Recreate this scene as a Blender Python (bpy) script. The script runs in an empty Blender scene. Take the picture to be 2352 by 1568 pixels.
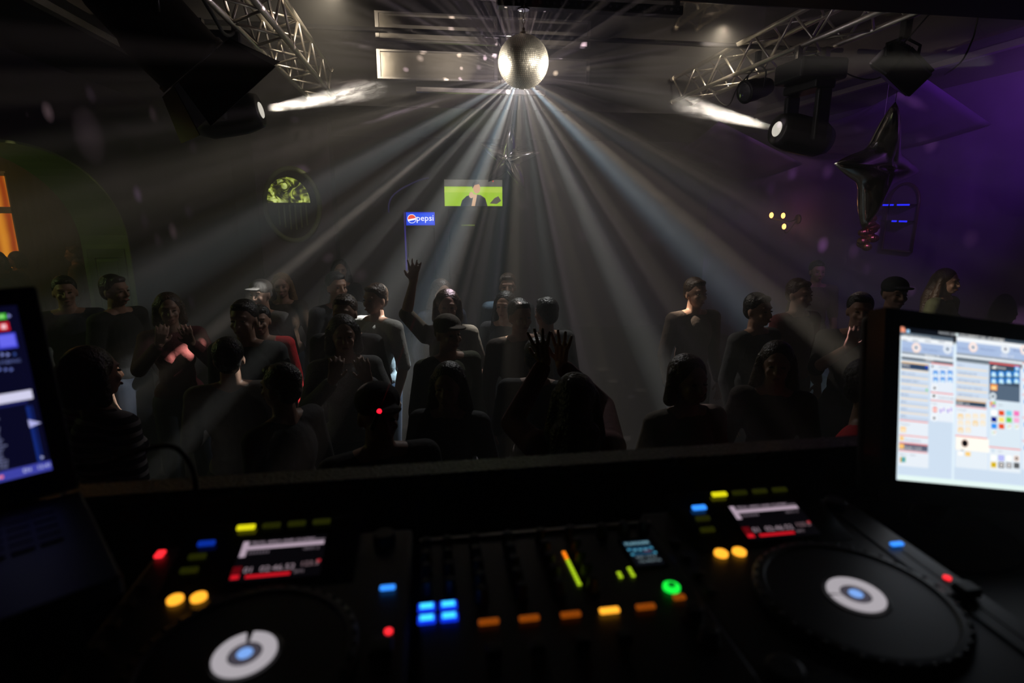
import bpy, bmesh, math, random
from mathutils import Vector, Matrix, Euler, Quaternion

SC = bpy.context.scene
COL = SC.collection
R = math.radians
PI = math.pi

# ------------------------------------------------------------------ camera
YAW, PITCH, FPX = R(8.5), R(13), 1307.0
CAM = Vector((0, 0, 2.32))
cd = bpy.data.cameras.new('camera')
cam = bpy.data.objects.new('camera', cd)
COL.objects.link(cam)
cd.sensor_width = 36
cd.lens = 20.0
cd.clip_start = 0.02
cd.dof.use_dof = True
cd.dof.focus_distance = 4.7
cd.dof.aperture_fstop = 3.0
cam.location = CAM
cam.rotation_euler = (PI / 2 - PITCH, 0, -YAW)
SC.camera = cam
SC.view_settings.view_transform = 'Standard'
SC.view_settings.look = 'None'
SC.view_settings.exposure = 0.0
SC.view_settings.gamma = 1.0
SC.view_settings.use_curve_mapping = False
SC.cycles.max_bounces = 5
SC.cycles.diffuse_bounces = 2
SC.cycles.glossy_bounces = 3
SC.cycles.caustics_reflective = False
SC.cycles.caustics_refractive = False

# ------------------------------------------------------------------ world: air filled with thin club haze
HAZE = 0.062
w = bpy.data.worlds.new('world')
SC.world = w
w.use_nodes = True
wn, wl = w.node_tree.nodes, w.node_tree.links
wn.clear()
wo = wn.new('ShaderNodeOutputWorld')
wb = wn.new('ShaderNodeBackground')
wb.inputs[0].default_value = (0, 0, 0, 1)
wb.inputs[1].default_value = 0
wl.new(wb.outputs[0], wo.inputs[0])
wv = wn.new('ShaderNodeVolumeScatter')
wv.inputs['Density'].default_value = HAZE
wv.inputs['Anisotropy'].default_value = 0.0
wl.new(wv.outputs[0], wo.inputs[1])

BALL = Vector((0.81, 4.815, 3.461))
BALL_R = 0.20

# camera basis, used only for turning measured directions into directions in the room
RT = Vector((math.cos(YAW), -math.sin(YAW), 0))
FW = Vector((math.sin(YAW) * math.cos(PITCH), math.cos(YAW) * math.cos(PITCH), -math.sin(PITCH)))
UP = RT.cross(FW)


def ray(px, py):
    return RT * ((px - 1176) / FPX) + UP * (-(py - 784) / FPX) + FW


def at_c(px, py, d): return CAM + ray(px, py) * d
def at_z(px, py, z): r = ray(px, py); return CAM + r * ((z - CAM.z) / r.z)
def at_y(px, py, y): r = ray(px, py); return CAM + r * (y / r.y)
def at_x(px, py, x): r = ray(px, py); return CAM + r * (x / r.x)


def lin(c):
    """sRGB 0-255 to linear"""
    o = []
    for v in c[:3]:
        v = v / 255.0
        o.append(v / 12.92 if v <= 0.04045 else ((v + 0.055) / 1.055) ** 2.4)
    return tuple(o)


# ------------------------------------------------------------------ lights of the room
def add_light(name, kind, loc, energy, color, target=None, size=0.05, spot=None, blend=0.4):
    L = bpy.data.lights.new(name, kind)
    o = bpy.data.objects.new(name, L)
    COL.objects.link(o)
    o.location = loc
    L.energy = energy
    L.color = color
    if kind in ('POINT', 'SPOT'):
        L.shadow_soft_size = size
    if kind == 'AREA':
        L.size = size
    if kind == 'SPOT':
        L.spot_size = R(spot)
        L.spot_blend = blend
    if target is not None:
        o.rotation_euler = (Vector(target) - Vector(loc)).to_track_quat('-Z', 'Y').to_euler()
    return o


def img_dir(apex, ang, k):
    """direction from APEX that runs at ANG degrees (screen-clockwise from right, i.e. downward positive) and K away from us"""
    d = apex - CAM
    z = d.dot(FW)
    x0, y0 = d.dot(RT) / z, d.dot(UP) / z
    a = R(ang)
    return (RT * (math.cos(a) + x0 * k) + UP * (-math.sin(a) + y0 * k) + FW * k).normalized()


class G:
    """small helper for shader maths"""
    def __init__(s, nt): s.nt = nt; s.N = nt.nodes; s.L = nt.links
    def put(s, sock, x):
        if x is None: return
        if hasattr(x, 'links'): s.L.new(x, sock)
        else: sock.default_value = x
    def m(s, op, a, b=None, c=None, clamp=False):
        n = s.N.new('ShaderNodeMath'); n.operation = op; n.use_clamp = clamp
        for i, x in enumerate((a, b, c)): s.put(n.inputs[i], x)
        return n.outputs[0]
    def v(s, op, a, b=None, scale=None):
        n = s.N.new('ShaderNodeVectorMath'); n.operation = op
        s.put(n.inputs[0], a)
        if b is not None: s.put(n.inputs[1], b)
        if scale is not None: s.put(n.inputs['Scale'], scale)
        return n


def ball_light(name, loc, beams, base, freckle):
    """the light the mirror ball throws back into the room: one lamp whose strength varies with direction (power in W).
    beams: (direction, half angle, power, rgb); freckle: (scale, size, power, rgb a, rgb b)"""
    PK = 5000.0
    o = add_light(name, 'POINT', loc, PK, (1, 1, 1), size=0.0)
    L = o.data
    L.use_nodes = True
    g = G(L.node_tree)
    em = g.N['Emission']
    tc = g.N.new('ShaderNodeTexCoord')
    acc = None
    for d, half, st, col in beams:
        dot = g.v('DOT_PRODUCT', tc.outputs['Normal'], tuple(d)).outputs['Value']
        c0 = math.cos(R(half))
        s = g.m('MULTIPLY_ADD', dot, 1 / (1 - c0), -c0 / (1 - c0), True)
        s = g.m('MULTIPLY', s, st / PK)
        vv = g.v('SCALE', tuple(col), scale=s).outputs[0]
        acc = vv if acc is None else g.v('ADD', acc, vv).outputs[0]
    acc = g.v('ADD', acc, tuple(b / PK for b in base)).outputs[0]
    scale, thr, pw, ca, cb_ = freckle
    vo = g.N.new('ShaderNodeTexVoronoi')
    vo.inputs['Scale'].default_value = scale
    g.L.new(tc.outputs['Normal'], vo.inputs['Vector'])
    s = g.m('MULTIPLY_ADD', vo.outputs['Distance'], -1 / thr, 1.0, True)
    sep = g.N.new('ShaderNodeSeparateColor')
    g.L.new(vo.outputs['Color'], sep.inputs[0])
    s = g.m('MULTIPLY', s, g.m('MULTIPLY', g.m('POWER', sep.outputs[0], 1.2), pw / PK))
    mix = g.N.new('ShaderNodeMix'); mix.data_type = 'RGBA'
    g.L.new(sep.outputs[1], mix.inputs['Factor'])
    mix.inputs['A'].default_value = (*ca, 1); mix.inputs['B'].default_value = (*cb_, 1)
    acc = g.v('ADD', acc, g.v('SCALE', mix.outputs['Result'], scale=s).outputs[0]).outputs[0]
    g.L.new(acc, em.inputs['Color'])
    em.inputs['Strength'].default_value = 1.0
    return o


WARM, COOL = (1.0, 0.86, 0.68), (0.50, 0.78, 1.0)
MID = (0.88, 0.90, 0.86)
apex_w = BALL + Vector((0.03, 0.36, -0.02))
bw = [  # angle, half angle, strength, away, colour
    (163, 5.0, 22, .05, WARM), (151, 4.2, 34, .1, MID), (141, 3.2, 30, -.1, MID), (131, 2.0, 13, .2, WARM),
    (121, 4.0, 60, -.15, MID), (110, 3.4, 58, -.05, WARM), (100, 2.2, 15, -.3, MID), (91, 3.0, 18, -.2, WARM),
    (82, 2.4, 26, -.25, MID), (75, 1.8, 16, -.1, WARM), (65, 2.9, 62, -.2, MID), (55.5, 2.3, 34, -.1, WARM),
    (45, 3.3, 46, -.05, MID), (37, 2.4, 22, .1, WARM), (29, 4.2, 18, .1, WARM), (172, 3.4, 8, .2, WARM),
    (88, 33, 2.2, -.3, MID), (62, 24, 1.6, -.1, WARM), (122, 24, 1.6, -.1, MID), (30, 18, .7, .1, WARM), (150, 18, .7, .1, WARM)]
bdirs = [(img_dir(apex_w, a, k), h, s, c) for a, h, s, k, c in bw]
for tgt, h, s in (((.2, 6.4, 3.95), 15, 2.5), ((1.3, 6.4, 3.95), 12, 1.2)):
    bdirs.append(((Vector(tgt) - apex_w).normalized(), h, s, WARM))
bdirs = [(d, h * 1.12, s * 56, c) for d, h, s, c in bdirs]
for a, h, s, k in ((150, 7, 600, .2), (112, 8, 2300, -.1), (97, 5, 700, .2), (46, 8, 2300, .1), (62, 5, 500, .1), (33, 6, 700, .2)):
    bdirs.append((img_dir(apex_w, a, k), h * .6, s, COOL))
for px_, py_, z_, h_, s_, c_ in ((1998, 868, 1.42, 1.6, 9000, WARM), (546, 718, 1.68, .9, 4500, WARM), (532, 892, 1.42, 1.2, 4200, MID), (740, 700, 1.40, 1.1, 5000, MID), (470, 775, 1.40, 1.2, 7000, WARM), (1168, 745, 1.62, .8, 2500, WARM)):
    bdirs.append(((at_z(px_, py_, z_) - apex_w).normalized(), h_, s_, c_))
ball_light('mirror_ball_light', apex_w, bdirs, (8, 7, 9), (10.5, 0.25, 2600, (1.0, .82, .6), (.9, .68, .85)))

# ------------------------------------------------------------------ objects helpers
def tag(o, label=None, cat=None, group=None, kind=None):
    if label: o['label'] = label
    if cat: o['category'] = cat
    if group: o['group'] = group
    if kind: o['kind'] = kind
    return o


def empty(name, loc=(0, 0, 0), rz=0.0, label=None, cat=None, group=None):
    o = bpy.data.objects.new(name, None)
    COL.objects.link(o)
    o.empty_display_size = 0.05
    o.location = loc
    o.rotation_euler = (0, 0, rz)
    return tag(o, label, cat, group)


def link(name, me, mat=None, parent=None, loc=None, rot=None):
    o = bpy.data.objects.new(name, me)
    COL.objects.link(o)
    if mat is not None and len(me.materials) == 0:
        me.materials.append(mat)
    if parent is not None: o.parent = parent
    if loc is not None: o.location = loc
    if rot is not None: o.rotation_euler = rot
    return o


def obj(name, bm, mat=None, parent=None, loc=None, rot=None, smooth=False, bevel=0.0, seg=2):
    me = bpy.data.meshes.new(name)
    bmesh.ops.recalc_face_normals(bm, faces=bm.faces)
    if smooth:
        for f in bm.faces: f.smooth = True
    bm.to_mesh(me)
    bm.free()
    o = link(name, me, mat, parent, loc, rot)
    if bevel:
        b = o.modifiers.new('bevel', 'BEVEL')
        b.width = bevel; b.segments = seg; b.limit_method = 'ANGLE'; b.angle_limit = R(40)
    return o


def B(): return bmesh.new()


def bx(bm, a, b, M=None):
    vs = []
    for z in (a[2], b[2]):
        for x, y in ((a[0], a[1]), (b[0], a[1]), (b[0], b[1]), (a[0], b[1])):
            p = Vector((x, y, z))
            vs.append(bm.verts.new(M @ p if M else p))
    for f in ((0, 1, 2, 3), (4, 5, 6, 7), (0, 1, 5, 4), (1, 2, 6, 5), (2, 3, 7, 6), (3, 0, 4, 7)):
        bm.faces.new([vs[i] for i in f])
    return bm


def cb(bm, c, s, M=None):
    return bx(bm, [c[i] - s[i] / 2 for i in range(3)], [c[i] + s[i] / 2 for i in range(3)], M)


def frame_of(d):
    d = Vector(d).normalized()
    a = Vector((0, 0, 1)) if abs(d.z) < .9 else Vector((1, 0, 0))
    u = d.cross(a).normalized()
    return u, d.cross(u).normalized(), d


def rings(bm, rr, closed_ends=True):
    """rr: list of lists of points (same count)"""
    V = [[bm.verts.new(p) for p in r] for r in rr]
    n = len(V[0])
    for i in range(len(V) - 1):
        for j in range(n):
            k = (j + 1) % n
            bm.faces.new((V[i][j], V[i][k], V[i + 1][k], V[i + 1][j]))
    if closed_ends:
        bm.faces.new(V[0][::-1]); bm.faces.new(V[-1])
    return bm


def cyl(bm, p0, p1, r0, r1=None, n=12):
    p0, p1 = Vector(p0), Vector(p1)
    r1 = r0 if r1 is None else r1
    u, v, d = frame_of(p1 - p0)
    rr = [[p + (u * math.cos(2 * PI * j / n) + v * math.sin(2 * PI * j / n)) * r for j in range(n)] for p, r in ((p0, r0), (p1, r1))]
    return rings(bm, rr)


def cap(bm, p0, r0, p1, r1, n=14, h=4):
    """tapered rod with round ends"""
    p0, p1 = Vector(p0), Vector(p1)
    if (p1 - p0).length < 1e-6: p1 = p0 + Vector((0, 0, 1e-4))
    u, v, d = frame_of(p1 - p0)
    rr = []
    for s, p, r in ((-1, p0, r0), (1, p1, r1)):
        for i in range(h + 1):
            a = (i + .35) / (h + .35) * PI / 2 if s < 0 else (PI / 2 - (i / (h + .35)) * PI / 2)
            c = p + d * s * math.cos(a) * r
            q = math.sin(a) * r
            rr.append([c + (u * math.cos(2 * PI * j / n) + v * math.sin(2 * PI * j / n)) * q for j in range(n)])
    return rings(bm, rr)


def el(bm, c, r, M=None, nu=16, nv=10):
    rr = []
    for i in range(nv):
        a = (i + .4) / (nv - .2) * PI
        rr.append([])
        for j in range(nu):
            b = 2 * PI * j / nu
            p = Vector((math.sin(a) * math.cos(b) * r[0], math.sin(a) * math.sin(b) * r[1], -math.cos(a) * r[2]))
            rr[-1].append((M @ p if M else p) + Vector(c))
    return rings(bm, rr)


def lathe(bm, prof, c=(0, 0, 0), d=(0, 0, 1), n=24):
    """prof: (radius, height) pairs along d"""
    u, v, d = frame_of(d)
    c = Vector(c)
    rr = [[c + d * h + (u * math.cos(2 * PI * j / n) + v * math.sin(2 * PI * j / n)) * max(r, 1e-4) for j in range(n)] for r, h in prof]
    return rings(bm, rr)


def tube(bm, pts, r, n=8):
    pts = [Vector(p) for p in pts]
    rr = []
    u0 = None
    for i, p in enumerate(pts):
        d = (pts[min(i + 1, len(pts) - 1)] - pts[max(i - 1, 0)]).normalized()
        if u0 is None: u0, v0, _ = frame_of(d)
        u0 = (u0 - d * u0.dot(d)).normalized()
        v0 = d.cross(u0)
        rr.append([p + (u0 * math.cos(2 * PI * j / n) + v0 * math.sin(2 * PI * j / n)) * r for j in range(n)])
    return rings(bm, rr)


def curve_pts(ctrl, n=24):
    """Catmull-Rom through control points"""
    c = [Vector(p) for p in ctrl]
    c = [c[0] * 2 - c[1]] + c + [c[-1] * 2 - c[-2]]
    out = []
    for i in range(1, len(c) - 2):
        for k in range(n if i < len(c) - 3 else n + 1):
            t = k / n
            out.append(.5 * ((2 * c[i]) + (c[i + 1] - c[i - 1]) * t + (2 * c[i - 1] - 5 * c[i] + 4 * c[i + 1] - c[i + 2]) * t * t + (-c[i - 1] + 3 * c[i] - 3 * c[i + 1] + c[i + 2]) * t ** 3))
    return out


def prism(bm, pts2, M, h):
    """extrude the polygon pts2 (in M's xy plane) by h along M's z"""
    a = [bm.verts.new(M @ Vector((x, y, 0))) for x, y in pts2]
    b = [bm.verts.new(M @ Vector((x, y, h))) for x, y in pts2]
    bm.faces.new(a[::-1]); bm.faces.new(b)
    n = len(a)
    for i in range(n): bm.faces.new((a[i], a[(i + 1) % n], b[(i + 1) % n], b[i]))
    return bm


def copy_tree(o, parent=None):
    c = o.copy()
    COL.objects.link(c)
    if parent is not None: c.parent = parent
    for ch in [x for x in kids.get(o.name, [])]:
        copy_tree(ch, c)
    return c


kids = {}


def note_kids(root):
    for ch in root.children_recursive:
        kids.setdefault(ch.parent.name, []).append(ch)


# ------------------------------------------------------------------ materials
def mat(name, col, rough=.5, metal=0.0, spec=.5, noise=0.0, nscale=20, bump=0.0, emit=None, estr=1.0, coat=0.0, trans=0.0):
    m = bpy.data.materials.new(name)
    m.use_nodes = True
    g = G(m.node_tree)
    p = g.N['Principled BSDF']
    p.inputs['Roughness'].default_value = rough
    p.inputs['Metallic'].default_value = metal
    p.inputs['Specular IOR Level'].default_value = spec
    p.inputs['Coat Weight'].default_value = coat
    p.inputs['Transmission Weight'].default_value = trans
    tc = g.N.new('ShaderNodeTexCoord')
    no = g.N.new('ShaderNodeTexNoise')
    no.inputs['Scale'].default_value = nscale
    no.inputs['Detail'].default_value = 3
    g.L.new(tc.outputs['Object'], no.inputs['Vector'])
    mx = g.N.new('ShaderNodeMix'); mx.data_type = 'RGBA'
    mx.inputs['A'].default_value = (*[max(0, c * (1 - noise)) for c in col], 1)
    mx.inputs['B'].default_value = (*[min(1, c * (1 + noise)) for c in col], 1)
    g.L.new(no.outputs[0], mx.inputs['Factor'])
    g.L.new(mx.outputs['Result'], p.inputs['Base Color'])
    if bump:
        b = g.N.new('ShaderNodeBump'); b.inputs['Strength'].default_value = bump; b.inputs['Distance'].default_value = .02
        g.L.new(no.outputs[0], b.inputs['Height']); g.L.new(b.outputs[0], p.inputs['Normal'])
    if emit is not None:
        p.inputs['Emission Color'].default_value = (*emit, 1)
        p.inputs['Emission Strength'].default_value = estr
    return m


def glow(name, rgb, k=1.0):
    return mat(name, (.01, .01, .01), .4, emit=lin(rgb), estr=k)


M = dict(
    wall=mat('wall_dark', (.022, .013, .030), .8, noise=.3, nscale=3),
    wall_purple=mat('wall_purple_fabric', (.10, .035, .19), .7, noise=.5, nscale=2.5, bump=.4),
    floor=mat('floor_dark', (.012, .012, .013), .45, noise=.4),
    ceil=mat('ceiling_dark', (.010, .009, .013), .6, noise=.3),
    foil=mat('mirror_foil', (.30, .27, .24), .07, metal=1.0, noise=.5, nscale=2.2, bump=.18),
    foil2=mat('mirror_panel', (.30, .28, .25), .30, metal=.55, noise=.4, nscale=4, bump=.12),
    alu=mat('aluminium', (.80, .75, .67), .42, metal=1.0, noise=.15),
    alu_trim=mat('aluminium_trim', (.30, .29, .28), .42, metal=1.0, noise=.2),
    green=mat('green_paint', (.095, .13, .030), .55, noise=.3, nscale=5),
    greend=mat('green_panel_paint', (.055, .075, .022), .55, noise=.3, nscale=5),
    black=mat('black_metal', (.007, .007, .008), .5, noise=.2),
    blackg=mat('black_gloss', (.010, .010, .012), .18, noise=.1),
    plastic=mat('black_plastic', (.006, .006, .007), .42, noise=.15),
    rubber=mat('black_rubber', (.010, .010, .010), .7),
    gear=mat('gear_plate', (.009, .0095, .012), .4, metal=.2, noise=.2, nscale=60),
    knob=mat('knob_rubber', (.008, .008, .009), .5),
    grey=mat('grey_plastic', (.10, .10, .11), .4, noise=.1),
    lens=mat('lens_glass', (.20, .20, .22), .08, metal=.6),
    foilball=mat('silver_foil', (.85, .82, .74), .16, metal=1.0, noise=.1, nscale=6, bump=.08),
    skin=mat('skin', (.34, .19, .13), .55, noise=.15, nscale=12),
    eye=mat('eye', (.06, .04, .03), .2),
    lip=mat('lip', (.26, .08, .07), .4),
    hair_dark=mat('hair_dark', (.010, .008, .007), .45, noise=.5, nscale=60, bump=.5),
    hair_brown=mat('hair_brown', (.05, .026, .014), .45, noise=.5, nscale=60, bump=.5),
    hair_blond=mat('hair_blond', (.20, .12, .05), .45, noise=.5, nscale=60, bump=.5),
    jeans=mat('jeans', (.016, .022, .040), .8, noise=.3, nscale=40),
    shoe=mat('shoe', (.02, .02, .02), .5),
    curtain=mat('dark_curtain', (.012, .013, .013), .8, noise=.3, nscale=8),
    wood=mat('dark_wood', (.035, .02, .012), .45, noise=.4, nscale=9),
)
TOPS = {}
for n_, c_ in dict(black=(.012, .012, .014), grey=(.19, .175, .165), white=(.34, .33, .31), charcoal=(.03, .03, .033), navy=(.014, .018, .04), maroon=(.09, .010, .014), red=(.65, .012, .02), brown=(.035, .02, .012), olive=(.045, .05, .02), beige=(.11, .085, .06)).items():
    TOPS[n_] = mat(n_ + '_cloth', c_, .85, noise=.25, nscale=30, bump=.2)


def stripe_mat(name, a, b, scale, axis='Z'):
    m = bpy.data.materials.new(name); m.use_nodes = True
    g = G(m.node_tree); p = g.N['Principled BSDF']; p.inputs['Roughness'].default_value = .85
    tc = g.N.new('ShaderNodeTexCoord')
    wv_ = g.N.new('ShaderNodeTexWave'); wv_.bands_direction = axis; wv_.inputs['Scale'].default_value = scale; wv_.inputs['Distortion'].default_value = .6
    g.L.new(tc.outputs['Object'], wv_.inputs['Vector'])
    s = g.m('GREATER_THAN', wv_.outputs['Fac'], .62)
    mx = g.N.new('ShaderNodeMix'); mx.data_type = 'RGBA'
    mx.inputs['A'].default_value = (*a, 1); mx.inputs['B'].default_value = (*b, 1)
    g.L.new(s, mx.inputs['Factor']); g.L.new(mx.outputs['Result'], p.inputs['Base Color'])
    return m


TOPS['stripes'] = stripe_mat('striped_cloth', (.02, .02, .025), (.45, .43, .40), 7.5)
TOPS['dots'] = mat('speckled_cloth', (.10, .10, .10), .85, noise=1.0, nscale=120)

# colours baked per face for screens (a picture shown by a lit panel)
def vc_mat(name, k):
    m = bpy.data.materials.new(name); m.use_nodes = True
    g = G(m.node_tree); p = g.N['Principled BSDF']
    p.inputs['Base Color'].default_value = (.01, .01, .01, 1); p.inputs['Roughness'].default_value = .25
    a = g.N.new('ShaderNodeAttribute'); a.attribute_name = 'Col'
    g.L.new(a.outputs['Color'], p.inputs['Emission Color'])
    p.inputs['Emission Strength'].default_value = k
    return m


M['screen'] = vc_mat('lit_screen', 1.0)
_dg = lambda: bpy.context.evaluated_depsgraph_get()


def text_mesh(s, size, align='LEFT'):
    """2-D triangles of a piece of writing"""
    c = bpy.data.curves.new('t', 'FONT'); c.body = s; c.size = size; c.align_x = align; c.align_y = 'CENTER'; c.resolution_u = 2
    o = bpy.data.objects.new('t', c); COL.objects.link(o)
    me = bpy.data.meshes.new_from_object(o.evaluated_get(_dg()))
    out = ([v.co.copy() for v in me.vertices], [list(p.vertices) for p in me.polygons])
    bpy.data.objects.remove(o); bpy.data.meshes.remove(me); bpy.data.curves.remove(c)
    return out


class UI:
    """a lit picture: flat shapes in local x/y, each later one a hair in front"""
    def __init__(s): s.V = []; s.F = []; s.C = []; s.z = 0.0
    def poly(s, pts, col):
        n = len(s.V); s.V += [(x, y, s.z) for x, y in pts]; s.F.append(list(range(n, n + len(pts)))); s.C.append(lin(col)); s.z += .00001
    def rect(s, a, b, col):
        x0, x1 = sorted((a[0], b[0])); y0, y1 = sorted((a[1], b[1]))
        s.poly([(x0, y0), (x1, y0), (x1, y1), (x0, y1)], col)
    def disc(s, c, r, col, ry=None, n=20):
        ry = ry or r
        s.poly([(c[0] + r * math.cos(2 * PI * i / n), c[1] + ry * math.sin(2 * PI * i / n)) for i in range(n)], col)
    def text(s, t, at, size, col, align='LEFT'):
        vs, fs = text_mesh(t, size, align); n = len(s.V)
        s.V += [(v.x + at[0], v.y + at[1], s.z) for v in vs]
        for f in fs: s.F.append([i + n for i in f]); s.C.append(lin(col))
        s.z += .00001
    def build(s, name, parent, loc=None, rot=None, m=None):
        me = bpy.data.meshes.new(name); me.from_pydata(s.V, [], s.F)
        a = me.color_attributes.new('Col', 'FLOAT_COLOR', 'CORNER')
        i = 0
        for f, c in zip(s.F, s.C):
            for _ in f: a.data[i].color = (*c, 1); i += 1
        return link(name, me, m or M['screen'], parent, loc, rot)


# ------------------------------------------------------------------ the setting
def struct(name, bm, m, **k):
    o = obj(name, bm, m, **k); o['kind'] = 'structure'; return o


XL, XR, YB, ZC, ZR = -3.32, 5.60, 11.0, 3.60, 4.32
struct('floor', bx(B(), (-9.5, -2.2, -.1), (XR + .2, YB + 1.2, 0)), M['floor'])
struct('floor_stage', bx(B(), (-3.3, -2.0, .002), (5.55, 1.15, .95)), M['floor'])
struct('wall_back', bx(B(), (XL - .42, YB, 0), (XR + .2, YB + .15, 4.4)), M['wall'])
struct('wall_rear', bx(B(), (-3.3, -2.15, 0), (XR, -2.0, 4.5)), M['wall'])
struct('wall_right', bx(B(), (XR, -2.15, 0), (XR + .15, YB, 4.5)), M['wall_purple'])

# left wall with the arched opening: y 3.87..7.03
AC, ARY, ASP, ARZ = 5.45, 1.58, 1.95, .92
bm = B()
bx(bm, (XL - .42, -2.15, 0), (XL, AC - ARY, 4.5))
bx(bm, (XL - .42, AC + ARY, 0), (XL, YB + .15, 4.5))
NA = 28
arc = [(AC + ARY * math.cos(PI - PI * i / NA), ASP + ARZ * math.sin(PI * i / NA)) for i in range(NA + 1)]
for i in range(NA):
    (y0, z0), (y1, z1) = arc[i], arc[i + 1]
    P = [Vector((x, y, z)) for x in (XL - .42, XL) for y, z in ((y0, z0), (y1, z1), (y1, 4.5), (y0, 4.5))]
    vs = [bm.verts.new(p) for p in P]
    for f in ((0, 1, 2, 3), (4, 5, 6, 7), (0, 1, 5, 4), (2, 3, 7, 6)): bm.faces.new([vs[k] for k in f])
struct('wall_left', bm, M['wall'])
# green painted lining of the arch
bm = B()
path = [(AC - ARY, 0.0)] + arc + [(AC + ARY, 0.0)]
t_ = .022
for i in range(len(path) - 1):
    (y0, z0), (y1, z1) = path[i], path[i + 1]
    d = Vector((y1 - y0, z1 - z0)).normalized(); nrm = Vector((d.y, -d.x)) * t_
    vs = [bm.verts.new((x, y, z)) for x in (XL - .45, XL + .03) for y, z in ((y0, z0), (y1, z1), (y1 + nrm.x, z1 + nrm.y), (y0 + nrm.x, z0 + nrm.y))]
    for f in ((0, 1, 2, 3), (4, 5, 6, 7), (0, 1, 5, 4), (2, 3, 7, 6), (1, 2, 6, 5), (3, 0, 4, 7)): bm.faces.new([vs[k] for k in f])
struct('trim_1', bm, M['green'])
bm = B()
yf = AC + ARY - t_
for a, b in (((XL - .40, 1.80), (XL - .02, 1.90)), ((XL - .40, .1), (XL - .02, .22)), ((XL - .40, .22), (XL - .33, 1.80)), ((XL - .09, .22), (XL - .02, 1.80))):
    bx(bm, (a[0], yf - .018, a[1]), (b[0], yf - .001, b[1]))
bx(bm, (XL - .31, yf - .008, .26), (XL - .11, yf - .001, 1.76))
struct('trim_2', bm, M['greend'], bevel=.004)

# next room behind the arch
struct('wall_next_room', bx(B(), (-9.5, 10.4, 0), (XL - .42, 10.55, 4.4)), M['wall'])
struct('wall_next_left', bx(B(), (-9.6, -2.15, 0), (-9.5, 10.55, 4.4)), M['wall'])
struct('ceiling_next', bx(B(), (-9.5, -2.15, 3.3), (XL - .42, 10.4, 3.4)), M['green'])
struct('wall_next_front', bx(B(), (-9.5, -2.15, 0), (XL - .42, -2.0, 3.4)), M['wall'])

# main ceiling: low outer parts and the raised mirrored bay over the dance floor
CX0, CX1, CY1 = -2.35, 4.62, 7.85
bm = B()
bx(bm, (XL, -2.15, ZC), (CX0, YB, ZC + .1))
bx(bm, (CX1, -2.15, ZC), (XR, YB, ZC + .1))
bx(bm, (CX0, CY1, ZC), (CX1, YB, ZC + .1))
bx(bm, (CX0, -2.15, ZC), (CX1, 0.2, ZC + .1))
struct('ceiling', bm, M['ceil'])
bm = B()
bx(bm, (CX0, .2, ZR), (CX1, CY1, ZR + .08))
struct('ceiling_mirrored', bm, M['foil'])
bm = B()
bx(bm, (CX0 - .05, .2, ZC + .1), (CX0, CY1, ZR))
bx(bm, (CX1, .2, ZC + .1), (CX1 + .05, CY1, ZR))
struct('trim_3', bm, M['foil'])
struct('trim_6', bx(B(), (CX0, CY1, ZC + .1), (CX1, CY1 + .05, ZR)), M['ceil'])
bm = B()
bx(bm, (CX0 - .03, .2, ZC - .035), (CX0 + .03, CY1, ZC + .015))
bx(bm, (CX1 - .03, .2, ZC - .035), (CX1 + .03, CY1, ZC + .015))
struct('trim_4', bm, M['alu_trim'])
# black beam over the front of the stage
struct('trim_5', bx(B(), (XL, 1.95, 3.068), (XR, 2.2, ZC + .72)), M['black'])

# window of the next room, lit amber from behind
wroot_p = at_y(6, 495, 10.35)
bm = B()
wx0, wx1, wz0, wz1 = -7.6, at_y(37, 495, 10.35).x, 1.35, at_y(30, 398, 10.35).z
for a, b in (((wx0, wz0), (wx0 + .08, wz1)), ((wx1 - .03, wz0), (wx1 + .02, wz1)), ((wx0, wz1 - .04), (wx1, wz1 + .03)), ((wx0, wz0), (wx1, wz0 + .06)), ((wx0, 2.27), (wx1, 2.37)), (((wx0 + wx1) / 2 - .04, wz0), ((wx0 + wx1) / 2 + .04, wz1))):
    bx(bm, (a[0], 10.30, a[1]), (b[0], 10.38, b[1]))
win = struct('window_1', bm, mat('window_frame_paint', (.35, .34, .33), .5))
m_ = bpy.data.materials.new('amber_window_glow'); m_.use_nodes = True
g = G(m_.node_tree); p_ = g.N['Principled BSDF']; tc = g.N.new('ShaderNodeTexCoord')
wv_ = g.N.new('ShaderNodeTexWave'); wv_.inputs['Scale'].default_value = 1.1; wv_.inputs['Distortion'].default_value = 2.5
g.L.new(tc.outputs['Object'], wv_.inputs['Vector'])
cr = g.N.new('ShaderNodeValToRGB')
cr.color_ramp.elements[0].color = (*lin((170, 60, 10)), 1); cr.color_ramp.elements[1].color = (*lin((255, 160, 40)), 1)
g.L.new(wv_.outputs[0], cr.inputs[0]); g.L.new(cr.outputs[0], p_.inputs['Emission Color']); p_.inputs['Emission Strength'].default_value = 1.0
p_.inputs['Base Color'].default_value = (.1, .05, .02, 1)
o = obj('window_pane', bx(B(), (wx0, 10.385, wz0), (wx1, 10.395, wz1)), m_, win)
add_light('next_room_fill', 'POINT', (-6.3, 8.6, 3.0), 12.0, (1.0, .5, .16), size=.12)  # unseen warm light added to fill the room beyond the arch
add_light('arch_green_fill', 'POINT', (-4.3, 4.7, 2.5), 12, (.75, 1.0, .35), size=.08)  # green light without a fixture, put in to brighten the arch lining
add_light('purple_wall_fill', 'SPOT', (4.3, 3.2, 3.45), 130, (.50, .16, 1.0), target=(5.6, 7.2, 2.6), size=.06, spot=75, blend=.9)  # added purple spot, no fixture, lifts the right wall and drapes

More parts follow.
